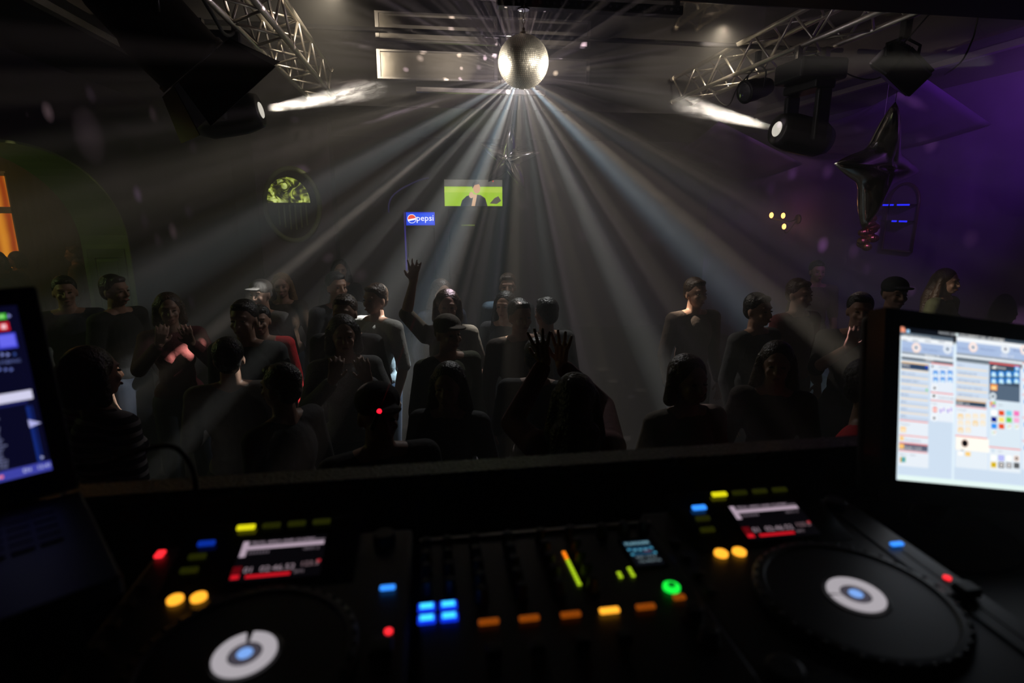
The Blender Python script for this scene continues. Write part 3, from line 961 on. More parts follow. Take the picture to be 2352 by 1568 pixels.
# gold foil figure hanging below the right balloon
gb = at_y(1998, 510, 5.6)
bm = B()
random.seed(9)
for k in range(18): el(bm, (random.uniform(-.05, .05), random.uniform(-.03, .03), -.26 + k * .030), (.055 + .03 * math.sin(k * .2), .05, .045))
r = empty('gold_ornament', gb, 0, 'crumpled gold foil ornament hanging behind the lower balloon tip', 'ornament')
obj('foil_body', bm, mat('gold_foil', (.45, .26, .09), .35, metal=1.0, bump=.6, nscale=15), r)
obj('string', cyl(B(), (0, 0, .3), (0, 0, 3.6 - gb.z), .003, n=6), M['grey'], r)
# alcove arch by the fridge: thin violet edge, its glow added as emission
p0 = [at_y(x, y, 10.985) for x, y in ((893, 488), (893, 470), (900, 452), (918, 436), (940, 424), (962, 414), (985, 408))]
tag(obj('alcove_arch_edge', tube(B(), curve_pts(p0, 6), .012, 8), glow('violet_edge_glow', (70, 62, 120), .35), smooth=True), 'faint violet edge of the alcove arch above the lit fridge sign, its glow added', 'arch trim')

# ------------------------------------------------------------------ DJ booth
r = empty('dj_booth', (.15, .45, .95), 0, 'black booth counter carrying the players and the mixer', 'counter')
obj('counter_top', bx(B(), (-1.45, -.40, .81), (1.55, .36, .848)), M['black'], r, bevel=.004)
obj('front_panel', bx(B(), (-1.45, .375, 0), (1.55, .41, .955)), M['black'], r, bevel=.004)
obj('side_panel', bx(B(), (-1.45, -.40, 0), (-1.41, .36, .81)), M['black'], r)
obj('side_panel', bx(B(), (1.51, -.40, 0), (1.55, .36, .81)), M['black'], r)
gl = mat('glitter_edge', (.10, .095, .08), .35, metal=.8, noise=1.0, nscale=180, bump=1.0)
obj('edge_trim', bx(B(), (-1.45, .372, .956), (1.55, .415, .972)), gl, r)

GZ = 1.798    # counter top height
TOPZ = .107   # player height
def led_mat(rgb, k=1.0): return glow('led_glow', rgb, k)


YEL, YELD = glow('key_yellow', (228, 220, 20), 1.05), glow('key_yellow_dim', (58, 62, 8), .32)
BLU, BLUD = glow('key_blue', (50, 140, 255), 1.4), glow('key_blue_dim', (10, 50, 170), .8)
ORA, ORAD = glow('key_orange', (255, 170, 45), 1.6), glow('key_orange_dim', (150, 70, 10), .75)
REDL = glow('led_red', (255, 40, 50), 1.6)
RING = glow('ring_white', (172, 166, 172), 1.0)
CBLU = glow('centre_blue', (120, 165, 235), 1.1)
CGRY = glow('centre_grey', (66, 62, 72), 1.0)
GRN = glow('key_green', (20, 225, 60), 1.4)
YG = glow('level_green', (170, 205, 30), 1.3)
OG = glow('level_orange', (255, 130, 20), 1.5)


def tilt(v):  # height of the sloped display section above the deck
    return TOPZ + max(0.0, min(1.0, (v - .098) / .10)) * .026


def key(r, name, u, v, w_, h_, m, z=None, rnd=.0025, label=None):
    z0 = tilt(v) if z is None else z
    o = obj(name, bx(B(), (-w_ / 2, -h_ / 2, 0), (w_ / 2, h_ / 2, .004)), m, r, (u, v, z0 + .001), bevel=rnd, seg=3)
    if z is None and v > .1: o.rotation_euler = (math.atan(.26), 0, 0); o.location.z += .0015
    if label: o['label'] = label
    return o


def knob(r, u, v, rad=.0075, h=.016, z=TOPZ, m=None):
    o = obj('knob', lathe(B(), [(rad * 1.15, 0), (rad * 1.1, .003), (rad, .004), (rad * .88, h - .001), (rad * .7, h)], (0, 0, 0), (0, 0, 1), 20), m or M['knob'], r, (u, v, z + .0005), smooth=False)
    obj('pointer', bx(B(), (-.0008, rad * .2, h), (.0008, rad * .8, h + .0006)), M['grey'], o)
    return o


def media_player(loc, label, left):
    r = empty('media_player', loc, 0, label, 'media player', 'media players')
    w2 = .158
    obj('body', bx(B(), (-w2, -.20, .006), (w2, .20, TOPZ)), M['gear'], r, bevel=.006)
    for x in (-.13, .13):
        for y in (-.17, .17): obj('foot', lathe(B(), [(.014, 0), (.014, .006)], (x, y, 0)), M['rubber'], r)
    bm = B()  # sloped display section
    x0, x1 = -.118, .092
    P = [(x0, .092, TOPZ), (x1, .092, TOPZ), (x1, .199, TOPZ), (x0, .199, TOPZ), (x0, .096, TOPZ + .001), (x1, .096, TOPZ + .001), (x1, .196, TOPZ + .0262), (x0, .196, TOPZ + .0262)]
    vs = [bm.verts.new(p) for p in P]
    for f in ((0, 1, 2, 3), (4, 5, 6, 7), (0, 1, 5, 4), (1, 2, 6, 5), (2, 3, 7, 6), (3, 0, 4, 7)): bm.faces.new([vs[i] for i in f])
    obj('display_section', bm, M['blackg'], r, bevel=.002)
    # lit picture of the display
    u = UI()
    W, H = .100, .062
    u.rect((0, 0), (W, H), (6, 5, 8))
    lil = (176, 156, 172)
    u.rect((.002, .036), (.009, .060), lil); u.rect((.009, .0465), (.098, .0525), lil)
    u.text('TECH, AFRO AND CLASSIC', (.0115, .0565), .0062, lil); u.rect((.080, .0545), (.098, .056), (120, 108, 118))
    for k in range(7): u.rect((.012 + k * .0035, .0395), (.014 + k * .0035, .0435), (96, 86, 96))
    u.text('-00:51.2', (.074, .0415), .006, (120, 108, 118))
    u.rect((.000, .004), (.010, .022), (90, 6, 14)); u.rect((.001, .004), (.010, .010), (205, 22, 36)); u.rect((.017, .004), (.066, .0085), (200, 20, 34))
    u.text('01  02:46.52', (.0125, .0155), .0115, (150, 132, 142)); u.text('123.5', (.075, .018), .0098, (130, 105, 112)); u.text('BPM', (.070, .0075), .006, (110, 96, 104))
    u.rect((.094, .019), (.098, .023), (170, 40, 50))
    o = u.build('display', r, (-.047, .106, tilt(.108) + .0022), (math.atan(.26), 0, 0))
    o['label'] = 'lit display with a white waveform bar and a red track line'
    # keys
    for k in range(4): key(r, 'menu_key', -.048 + k * .0305, .186, .022, .008, YEL if k == 0 else YELD, label='lit yellow key' if k == 0 else None)
    for k, (u_, v_) in enumerate(((-.088, .165), (-.092, .146), (-.0945, .127))):
        key(r, 'source_key', u_, v_, .020, .008, (BLUD if left else BLU) if k == 0 else YELD, label='lit blue key' if k == 0 else None)
    if left:
        key(r, 'usb_light', -.149, .180, .010, .014, REDL, z=TOPZ, label='red lit slot light')
    for u_ in (-.0955, -.0715):
        o = obj('loop_key', lathe(B(), [(.0083, 0), (.0083, .003), (.007, .004), (.001, .0042)], (0, 0, 0), (0, 0, 1), 24), ORA, r, (u_, .088, TOPZ + .001), smooth=True)
        o['label'] = 'round lit orange key'
    obj('select_knob', lathe(B(), [(.014, 0), (.014, .012), (.012, .014)], (0, 0, 0), (0, 0, 1), 24), M['knob'], r, (.122, .17, TOPZ))
    for k in range(4): key(r, 'hot_cue_key', -.142, .12 - k * .032, .012, .012, M['plastic'], z=TOPZ)
    for k, y in enumerate((-.09, -.145)):
        obj('play_key', lathe(B(), [(.017, 0), (.017, .004), (.014, .005)], (0, 0, 0), (0, 0, 1), 28), M['plastic'], r, (-.128, y, TOPZ))
    # jog wheel
    jc = (.006, -.013, TOPZ - .0125)
    j = obj('jog_wheel', lathe(B(), [(.100, .0128), (.104, .013), (.104, .018), (.098, .0215), (.092, .022), (.090, .0195), (.034, .0195), (.032, .0205), (.030, .0200)], (0, 0, 0), (0, 0, 1), 72), M['plastic'], r, jc, smooth=False)
    bm = B()
    for i in range(40):
        a = 2 * PI * i / 40
        el(bm, (math.cos(a) * .0995, math.sin(a) * .0995, .0205), (.0032, .0032, .0022), nu=8, nv=5)
    obj('grip_dimple', bm, M['blackg'], j, smooth=True)
    # lit ring with its gap (plays at a different place on each deck)
    g0 = R(96) if left else R(172)
    bm = B(); NN = 60; sp = R(13) if left else R(8)
    inner, outer = .0155, .0285
    V_ = []
    for i in range(NN + 1):
        a = g0 + sp / 2 + (2 * PI - sp) * i / NN
        V_.append([bm.verts.new((math.cos(a) * q, math.sin(a) * q, z)) for q, z in ((inner, .0212), (outer, .0212), (outer, .0222), (inner, .0222))])
    for a, b in zip(V_, V_[1:]):
        for k in range(4): bm.faces.new((a[k], a[(k + 1) % 4], b[(k + 1) % 4], b[k]))
    bm.faces.new(V_[0]); bm.faces.new(V_[-1])
    obj('position_ring', bm, RING, j)['label'] = 'white lit ring with a narrow gap'
    obj('centre_disc', lathe(B(), [(.0138, .0212), (.0138, .0220), (.0010, .0221)], (0, 0, 0), (0, 0, 1), 30), CGRY, j)
    obj('centre_light', lathe(B(), [(.0072, .0222), (.0068, .0226), (.001, .0227)], (0, 0, 0), (0, 0, 1), 24), CBLU, j)['label'] = 'blue lit centre'
    # tempo slider column
    obj('slider_plate', bx(B(), (.112, -.12, TOPZ + .0006), (.152, .150, TOPZ + .002)), M['gear'], r)
    obj('slider_slot', bx(B(), (.129, -.10, TOPZ + .0021), (.135, .060, TOPZ + .0026)), M['knob'], r)
    obj('slider_cap', bx(B(), (.121, -.034, TOPZ + .0027), (.143, -.014, TOPZ + .014)), M['knob'], r, bevel=.003)
    key(r, 'master_key', .132, .071, .017, .007, BLU, z=TOPZ + .002, label='lit blue key')
    o = obj('reset_light', lathe(B(), [(.004, 0), (.004, .002), (.001, .003)], (0, 0, 0), (0, 0, 1), 16), REDL, r, (.137, .004, TOPZ + .0022), smooth=True)
    o['label'] = 'small red light'
    return r


media_player((-.187, .50, GZ), 'media player at left of the mixer, showing its lit round jog display', True)
rp2 = media_player((.443, .492, GZ), 'media player at right of the mixer, nearest the bright monitor', False)

# mixer
r = empty('dj_mixer', (.1345, .495, GZ), 0, 'four-channel mixer between the two players, with blue and orange lit keys', 'mixer')
def mx(x, y): return x - .1345, y - .495
obj('body', bx(B(), (-.1545, -.19, .006), (.1545, .165, TOPZ)), M['gear'], r, bevel=.005)
for x in (-.13, .13):
    for y in (-.16, .14): obj('foot', lathe(B(), [(.014, 0), (.014, .006)], (x, y, 0)), M['rubber'], r)
pad = mat('pad_cyan', (.02, .05, .1), .4, emit=lin((60, 200, 255)), estr=1.6)
padr = glow('pad_rim_blue', (14, 50, 225), 1.25)
for x, y in ((-.012, .534), (.011, .534), (-.012, .516), (.011, .516)):
    u_, v_ = mx(x, y)
    o = key(r, 'effect_key', u_, v_, .0185, .0130, padr, z=TOPZ, rnd=.004, label='blue lit square key')
    obj('effect_key_face', bx(B(), (-.0068, -.0038, .0041), (.0068, .0038, .0046)), pad, o)
for k, (x, y) in enumerate(((.051, .503), (.093, .502), (.137, .501), (.179, .501), (.219, .501), (.261, .510))):
    u_, v_ = mx(x, y)
    key(r, 'cue_key', u_, v_, .0215 if k < 5 else .014, .0075, ORA if k == 3 else ORAD, z=TOPZ, label='bright orange cue key' if k == 3 else None)
for k in range(12):
    t = k / 11
    u_, v_ = mx(.1565 + .003 * t, .612 - .062 * t)
    obj('level_light', bx(B(), (-.002, -.0017, 0), (.002, .0017, .001)), OG if k < 3 else YG, r, (u_, v_, TOPZ + .001))
for x, n_ in ((.2105, 2), (.2255, 3)):
    for k in range(n_):
        u_, v_ = mx(x, .556 + k * .0065)
        obj('level_light', bx(B(), (-.002, -.0017, 0), (.002, .0017, .001)), YG, r, (u_, v_, TOPZ + .001))
u_, v_ = mx(.26, .528)
o = obj('tap_key', lathe(B(), [(.0095, 0), (.0095, .003), (.0078, .0042), (.0045, .0042), (.004, .0030), (.001, .003)], (0, 0, 0), (0, 0, 1), 28), GRN, r, (u_, v_, TOPZ + .001), smooth=True)
o['label'] = 'round green lit key'
obj('tap_key_face', lathe(B(), [(.0042, .0044), (.0042, .0050), (.001, .0051)], (0, 0, 0), (0, 0, 1), 20), glow('key_green_dim', (4, 90, 20), 1.0), o)
u = UI()
cy = (70, 150, 180)
u.rect((0, 0), (.036, .052), (8, 10, 16)); u.rect((.001, .042), (.034, .050), (26, 62, 84)); u.text('FLANGER', (.002, .046), .0075, (150, 195, 205))
u.rect((.001, .031), (.034, .037), (24, 70, 100)); u.disc((.003, .034), .002, cy); u.disc((.032, .034), .002, cy)
for k in range(3): u.rect((.008 + k * .007, .030), (.012 + k * .007, .0335), (90, 160, 185))
u.rect((.003, .020), (.033, .027), (20, 56, 80)); u.disc((.004, .0235), .002, cy); u.disc((.033, .0235), .002, cy)
u.text('MIC 123.4', (.006, .0165), .006, (130, 150, 158)); u.text('1/2 AUTO', (.006, .008), .0065, (130, 150, 158)); u.rect((.020, .027), (.030, .029), (110, 40, 60))
u_, v_ = mx(.235, .571)
u.build('effect_display', r, (u_, v_, TOPZ + .0022))['label'] = 'small blue lit effect display'
obj('display_bezel', bx(B(), (u_ - .004, v_ - .004, TOPZ + .0005), (u_ + .040, v_ + .056, TOPZ + .0019)), M['blackg'], r)
for x in (.048, .091, .134, .177):
    for y in (.645, .618, .592, .567, .541): knob(r, *mx(x - (0.004 if x > .17 else 0), y), rad=.0068)
for x in (-.012, .014):
    for y in (.645, .618, .592, .562): knob(r, *mx(x, y), rad=.006)
for y in (.645,): 
    for x in (.215, .245, .272): knob(r, *mx(x, y), rad=.0068)
for y in (.478, .445): knob(r, *mx(.262, y), rad=.010)
for x in (.051, .093, .137, .179):
    u_, v_ = mx(x, .43)
    obj('fader_slot', bx(B(), (u_ - .002, v_ - .03, TOPZ + .0006), (u_ + .002, v_ + .045, TOPZ + .0012)), M['knob'], r)
    obj('fader_cap', bx(B(), (u_ - .007, v_ + .020, TOPZ + .0015), (u_ + .007, v_ + .034, TOPZ + .013)), M['knob'], r, bevel=.002)
u_, v_ = mx(.115, .345)
obj('crossfader_slot', bx(B(), (u_ - .03, v_ - .002, TOPZ + .0006), (u_ + .03, v_ + .002, TOPZ + .0012)), M['knob'], r)
obj('crossfader_cap', bx(B(), (u_ - .006, v_ - .009, TOPZ + .0015), (u_ + .006, v_ + .009, TOPZ + .013)), M['knob'], r, bevel=.002)
tr = bx(B(), (-.1545, .1655, .085), (.1545, .170, TOPZ + .004)); obj('back_edge', tr, M['alu_trim'], r)

# ------------------------------------------------------------------ bright monitor on the right
MD = .86
TL, BLc = at_c(2062, 750, MD), at_c(2052, 1100, MD * .973)
ydn = (BLc - TL).normalized()
xax = (RT * 9.4 + UP * (-1.03) + FW * 1.0).normalized()
xax = (xax - ydn * xax.dot(ydn)).normalized()
zax = xax.cross(-ydn)          # towards the viewer
SH = (BLc - TL).length; SW = SH * 1.27
MM = Matrix((xax, -ydn, zax)).transposed().to_4x4(); MM.translation = BLc
MI = MM.inverted()


def on_mon(u_, v_):
    px, py = 2020 + u_ / 3.485, 700 + v_ / 3.485
    r_ = ray(px, py)
    t = (BLc - CAM).dot(zax) / r_.dot(zax)
    q = MI @ (CAM + r_ * t)
    return (q.x, q.y)


base_z = 1.80
r = empty('computer_monitor', (0, 0, 0), 0, 'bright computer monitor at the right showing lighting control windows', 'monitor')
r.matrix_world = MM
bm = B(); b_ = .026
bx(bm, (-b_, -b_ - .006, -.03), (SW + b_, 0, .006)); bx(bm, (-b_, SH, -.03), (SW + b_, SH + b_, .006)); bx(bm, (-b_, 0, -.03), (0, SH, .006)); bx(bm, (SW, 0, -.03), (SW + b_, SH, .006))
obj('bezel', bm, M['blackg'], r)
obj('back_shell', bx(B(), (-b_ + .004, -b_, -.055), (SW + b_ - .004, SH + b_ - .004, -.0305)), M['plastic'], r, bevel=.01)
u = UI()
W_ = (255, 253, 248)
u.rect((0, 0), (SW, SH), (203, 219, 236))
def RC(a, b, c, d, col):
    xm, ym = a + .35 * (c - a), (b + d) / 2
    u.rect((on_mon(a, ym)[0], on_mon(xm, b)[1]), (on_mon(c, ym)[0], on_mon(xm, d)[1]), col)
def DC(a, b, rr_, col): u.disc(on_mon(a, b), rr_ / 3.485 * MD / FPX, col)
def TX(t, a, b, size, col): u.text(t, on_mon(a, b), size / 3.485 * MD / FPX, col)
sx, sy = SW, SH
u.rect((0, SH - .017), (SW, SH), (14, 18, 26))
DC(180, 205, 30, (238, 150, 120)); RC(215, 198, 240, 222, (160, 205, 240)); TX('НАЧАЛО  ШОУ', 472, 224, 22, (215, 220, 225))
# left window
RC(150, 232, 588, 262, (92, 106, 120)); TX('МАСТЕР ПРОГРАММА', 190, 246, 22, W_)
RC(150, 262, 588, 300, (236, 240, 244)); RC(150, 300, 588, 384, (168, 188, 222))
for a, b in ((150, 278), (240, 282), (340, 286), (450, 292)): RC(a + 20, b, a + 70, b + 7, (140, 150, 165))
DC(293, 343, 40, (250, 225, 214)); DC(293, 343, 22, (222, 228, 240)); DC(291, 341, 10, (38, 44, 62)); DC(543, 354, 40, (226, 232, 240)); DC(543, 354, 22, (200, 214, 232)); DC(543, 354, 10, (52, 60, 76))
TX('Скорость', 165, 347, 24, (96, 116, 168)); TX('Регулятор эф.', 350, 356, 24, (96, 116, 168))
RC(150, 384, 588, 406, (150, 160, 172)); TX('Вывод 1-8', 362, 402, 26, W_); RC(150, 406, 588, 422, (240, 246, 250)); RC(150, 424, 588, 452, (112, 122, 132)); TX('Панель', 356, 438, 24, W_)
RC(158, 458, 392, 468, (250, 205, 140)); RC(158, 469, 392, 513, (46, 66, 96)); TX('LYN13', 168, 480, 28, W_); DC(375, 498, 13, (30, 70, 190))
for k in range(7):
    b = 520 + k * 57.5 - 2
    RC(156, b, 388, b + 8, (250, 222, 180)); RC(156, b + 9, 388, b + 48, (206, 220, 238)); RC(156, b + 36, 388, b + 50, (190, 204, 224))
    TX(('RED 1-2-3-4', 'ОБЩИЙ СВЕТ', '1_2_3_4', 'ФОН2', 'БЕЛ', 'КОЛ', 'ВСЕ')[k], 166, b + 24, 24, (110, 128, 160))
DC(375, 682, 10, (120, 205, 110))
RC(152, 922, 386, 931, (244, 140, 130)); RC(152, 932, 386, 1042, (228, 235, 243)); TX('Позиции', 160, 950, 20, (150, 160, 172)); RC(163, 975, 208, 1016, (248, 200, 120)); RC(168, 990, 203, 1010, (250, 232, 200))
RC(152, 1043, 386, 1051, (244, 140, 130)); RC(152, 1052, 386, 1098, (228, 235, 243)); RC(158, 1050, 190, 1084, (248, 205, 130)); TX('Исполнители', 196, 1078, 22, (140, 150, 170))
RC(148, 1104, 384, 1113, (240, 110, 100)); RC(148, 1114, 382, 1160, (90, 92, 112)); RC(152, 1112, 192, 1148, (250, 195, 110)); TX('Strobo 1-2-3-4', 198, 1138, 24, W_)
RC(146, 1166, 380, 1174, (244, 140, 130)); RC(146, 1175, 388, 1292, (228, 235, 243)); TX('Цвет эффекты', 156, 1192, 20, (140, 150, 165))
for k, c in enumerate(((225, 150, 70), (80, 190, 110), (70, 130, 220), (90, 180, 90))): RC(160 + k * 11, 1216, 171 + k * 11, 1258, c)
# middle column
RC(406, 468, 586, 476, (244, 120, 110)); RC(406, 477, 586, 696, (226, 234, 244)); TX('Диммер', 470, 495, 22, (130, 150, 180)); DC(420, 492, 8, (60, 60, 70))
for j in range(2):
    for i in range(3): RC(424 + i * 58, 526 + j * 53, 464 + i * 58, 564 + j * 53, (44, 140, 226)); RC(430 + i * 58, 545 + j * 53, 458 + i * 58, 564 + j * 53, (200, 228, 248))
DC(436, 665, 26, (240, 244, 248)); DC(436, 665, 11, (60, 66, 80)); RC(404, 700, 586, 708, (244, 120, 110)); RC(404, 709, 586, 762, (230, 236, 244)); DC(430, 728, 24, (244, 246, 250)); DC(430, 728, 12, (20, 18, 26)); TX('Строб мигание', 460, 738, 22, (120, 130, 150))
RC(402, 764, 586, 771, (244, 120, 110)); RC(402, 772, 586, 930, (230, 237, 245)); TX('Гобо', 412, 790, 20, (150, 158, 168))
DC(438, 838, 21, (236, 90, 70)); RC(422, 832, 454, 844, W_)
for a in (494, 552): RC(a - 18, 820, a + 24, 862, (246, 244, 250)); RC(a - 16, 832, a - 4, 862, (150, 120, 220)); RC(a + 8, 824, a + 20, 852, (160, 140, 225))
DC(432, 905, 26, (242, 246, 250)); DC(432, 905, 11, (60, 66, 80))
# divider
u.rect((on_mon(586, 800)[0], 0), (on_mon(598, 800)[0], SH - .014), (228, 242, 248))
# right window
x0 = on_mon(602, 800)[0]
def row(v0, v1, col):
    y0, y1 = on_mon(700, v0)[1], on_mon(700, v1)[1]
    u.rect((x0, y0), (SW - .002, y1), col)
row(222, 262, (58, 72, 86)); TX('COLORSPOT-250_AT-MODES', 632, 244, 31, W_); DC(614, 238, 13, (220, 235, 235))
row(264, 300, (238, 242, 246)); row(300, 392, (168, 188, 222)); row(392, 410, (150, 160, 172)); row(410, 424, (240, 246, 250)); row(426, 458, (104, 116, 126)); row(458, 466, (190, 200, 212))
for a in (742, 1000, 1152, 1290):
    b = 340 + (a - 742) * .055
    DC(a, b, 40, (250, 226, 216) if a != 1000 else (230, 236, 240)); DC(a, b, 22, (226, 230, 240)); DC(a, b, 10, (40, 46, 62))
TX('Скорость', 618, 345, 24, (96, 116, 168)); TX('Регулятор эфф.', 800, 353, 24, (96, 116, 168)); TX('Фокус', 1062, 366, 24, (96, 116, 168)); TX('Пульт 1-4', 962, 405, 26, W_); TX('Панель', 896, 441, 24, W_)
for k in range(5):
    b = 470 + k * 58
    RC(606, b + 38, 856, b + 46, (250, 222, 180)); RC(606, b, 856, b + 36, (204, 218, 236)); TX(('ГЕТ 1', 'ОБЩИЙ ЦЕНТР', 'ЗВЁЗДЫ В ЦЕНТР', 'ВРАЩЕНИЕ ПРЯМО', 'ДВИЖЕНИЕ 1-2-3')[k], 616, b + 14, 23, (110, 128, 160))
RC(604, 762, 846, 770, (250, 190, 100)); RC(604, 771, 844, 806, (52, 68, 88)); TX('ШАГ 1-2', 612, 781, 28, W_); RC(602, 812, 850, 820, (244, 140, 130)); RC(602, 821, 850, 1046, (230, 237, 245)); TX('Позиция', 612, 836, 20, (150, 160, 175))
for j in range(3):
    for i in range(4 if j < 2 else 2):
        hot = (i, j) in ((0, 0), (2, 1), (0, 2))
        RC(620 + i * 59, 872 + j * 54, 660 + i * 59, 912 + j * 54, (246, 206, 130) if hot else (247, 226, 190)); RC(630 + i * 59, 888 + j * 54, 650 + i * 59, 908 + j * 54, (236, 238, 236))
RC(598, 1048, 852, 1056, (244, 130, 120)); RC(600, 1058, 872, 1166, (252, 248, 238)); DC(673, 1106, 34, (236, 205, 190)); DC(673, 1106, 27, (16, 14, 18)); RC(600, 1168, 856, 1304, (226, 235, 243)); RC(618, 1172, 656, 1204, (252, 250, 246)); RC(676, 1174, 718, 1208, (248, 205, 120)); RC(640, 1158, 664, 1163, (60, 60, 70))
# fixture column
RC(868, 468, 1112, 478, (240, 84, 74)); RC(868, 479, 1112, 764, (58, 72, 90)); RC(868, 640, 1112, 764, (84, 102, 122)); TX('Dimmer', 924, 500, 26, W_); u.poly([on_mon(884, 505), on_mon(920, 485), on_mon(918, 512)], W_)
for j in range(2):
    for i in range(4): RC(878 + i * 60, 530 + j * 54, 928 + i * 60, 574 + j * 54, (30, 140, 228)); DC(903 + i * 60, 556 + j * 54, 17, (210, 240, 250)); RC(886 + i * 60, 560 + j * 54, 922 + i * 60, 574 + j * 54, (190, 232, 248))
RC(1068, 492, 1108, 526, (40, 150, 230)); DC(1088, 512, 13, (215, 240, 250)); RC(876, 635, 930, 682, (246, 150, 50)); RC(884, 650, 922, 676, (252, 214, 150)); DC(896, 731, 30, (222, 230, 236)); DC(896, 731, 18, (180, 196, 208)); DC(896, 731, 9, (50, 58, 70))
RC(864, 768, 1116, 1138, (216, 230, 240))
for k, c in enumerate(((226, 60, 40), (240, 210, 60), (90, 190, 90), (240, 170, 60), (120, 120, 220), (230, 130, 170))): RC(872 + (k % 3) * 15, 774 + (k // 3) * 22, 886 + (k % 3) * 15, 795 + (k // 3) * 22, c)
TX('Цвет', 935, 800, 20, (150, 160, 172))
sw = ((255, 255, 252), (226, 76, 30), (122, 206, 226), (242, 120, 186), (0, 24, 130), (252, 226, 116), (110, 206, 80), (246, 174, 212), (44, 142, 238), (230, 78, 36), None, None, None)
for k, c in enumerate(sw):
    a, b = 903 + (k % 4) * 60, 862 + (k // 4) * 53 + (k % 4) * 2
    if c: RC(a - 22, b - 20, a + 22, b + 20, c)
    else: DC(a, b, 22, (240, 244, 240)); DC(a - 6, b, 7, (150, 205, 150)); DC(a + 8, b - 4, 6, (235, 140, 130))
RC(862, 1138, 1116, 1146, (244, 120, 110)); RC(862, 1147, 1114, 1330, (228, 236, 243)); DC(894, 1164, 17, (206, 222, 234)); TX('Гобо', 930, 1168, 18, (150, 160, 172))
for k, (c1_, c2_) in enumerate((((250, 252, 248), None), ((160, 160, 238), (200, 206, 250)), ((250, 252, 250), None), ((246, 226, 216), (40, 30, 34)), ((238, 204, 44), (180, 150, 20)), ((40, 36, 40), (240, 236, 232)), ((120, 118, 122), (228, 226, 224)), ((44, 46, 48), (110, 112, 114)))):
    a, b = 899 + (k % 4) * 61, 1221 + (k // 4) * 56 + (k % 4) * 2
    RC(a - 22, b - 22, a + 22, b + 22, c1_)
    if c2_: DC(a, b, 15, c2_); DC(a, b, 6, c1_)
# further columns, mostly beyond the picture's edge
for cc in range(3):
    a = 1128 + cc * 250
    for v0, v1 in ((478, 600), (610, 720), (728, 900), (910, 1085), (1096, 1320)):
        v0 += 20 * (cc + .1); v1 += 20 * (cc + .1)
        RC(a, v0, a + 238, v1, (228, 235, 244)); RC(a, v0 - 7, a + 238, v0, (244, 140, 130))
        for k in range(4): RC(a + 12 + k * 56, v0 + 28, a + 48 + k * 56, v0 + 62, ((70, 160, 230), (90, 200, 90), (210, 220, 235), (150, 150, 220))[(k + cc) % 4])
u.rect((0, 0), (SW, .0075), (226, 244, 240)); u.rect((0, 0), (.004, SH - .02), (214, 232, 242))
o = u.build('screen', r, (0, 0, .0005), None, vc_mat('monitor_screen', 1.12))
obj('power_light', cyl(B(), (SW * .78, -.022, .0061), (SW * .78, -.022, .0068), .0018), glow('tiny_yellow', (200, 200, 20), 1.0), r)
# monitor stand: neck and foot reach the counter
low = MM @ Vector((SW / 2, -.03, -.04))
mi = MM.to_3x3().inverted()
bm = B(); cyl(bm, MI @ (low + Vector((0, .02, .06))), MI @ Vector((low.x, low.y + .05, base_z + .012)), .024, n=16); obj('neck', bm, M['plastic'], r, smooth=True)
bm = B(); bm_c = Vector((low.x, low.y + .05, base_z + .0006))
lathe(bm, [(.125, 0), (.125, .006), (.03, .014)], bm_c, (0, 0, 1), 32); bmesh.ops.transform(bm, matrix=MI, verts=bm.verts); obj('foot', bm, M['plastic'], r)

# ------------------------------------------------------------------ laptop on the left
LT, LB = at_c(45, 700, .68), at_c(120, 1078, .68)
lx = (RT * 1.05 + UP * .208 + FW * 1.0).normalized(); lx.z = 0; lx.normalize()
ldn = (LB - LT).normalized(); ldn = (ldn - lx * ldn.dot(lx)).normalized()
lz = lx.cross(-ldn)
LH = (LB - LT).length; LW = LH * 1.62
LM = Matrix((lx, -ldn, lz)).transposed().to_4x4(); LM.translation = LB     # origin bottom right corner of the picture, x to the right
LI = LM.inverted()


def on_lap(u_, v_):
    r_ = ray(u_ / 3.335, 660 + v_ / 3.335)
    t = (LB - CAM).dot(lz) / r_.dot(lz)
    q = LI @ (CAM + r_ * t)
    return (q.x, q.y)


r = empty('laptop', (0, 0, 0), 0, 'laptop at the left edge with a dark blue music library on its screen', 'laptop')
r.matrix_world = LM
bz = .022
bm = B(); bx(bm, (-LW - bz, -.03, -.008), (bz, LH + bz, -.0005)); obj('lid', bm, M['plastic'], r, bevel=.006, seg=3)
u = UI()
u.rect((-LW, 0), (0, LH), (9, 9, 34))
def LR(a, b, c, d, col):
    xm, ym = (max(a, 0) + c) / 2 if c > 0 else (a + c) / 2, (b + d) / 2
    u.rect((on_lap(a, ym)[0], on_lap(xm, b)[1]), (on_lap(c, ym)[0], on_lap(xm, d)[1]), col)
def LX(t, a, b, size, col): u.text(t, on_lap(a, b), size / 3.335 * .68 / FPX, col)
LR(-150, 200, 46, 244, (70, 190, 50)); LR(-8, 212, 28, 232, (150, 225, 130)); u.poly([on_lap(58, 200), on_lap(58, 236), on_lap(86, 218)], (130, 138, 200))
LR(-20, 265, 72, 332, (200, 24, 40)); LR(8, 282, 48, 318, (250, 200, 210)); LR(-260, 350, 128, 468, (62, 66, 205)); LR(-10, 362, 116, 452, (104, 104, 240))
for a in (-40, 20, 62): u.poly([on_lap(a - 12, 498), on_lap(a - 12, 532), on_lap(a + 14, 514)], (130, 140, 210))
LR(100, 498, 122, 524, (46, 66, 130)); LX('SYNC', 46, 574, 34, (96, 108, 170)); LX('AUTO', -48, 585, 34, (96, 108, 170))
for a in (0, 46, 88): u.poly([on_lap(a - 12, 612), on_lap(a - 12, 646), on_lap(a + 14, 628)], (96, 108, 180))
LR(-400, 800, 250, 872, (214, 212, 240))
u.rect((-LW, on_lap(0, 925)[1]), (on_lap(222, 925)[0], on_lap(0, 925)[1] + .004), (26, 28, 86))
random.seed(3)
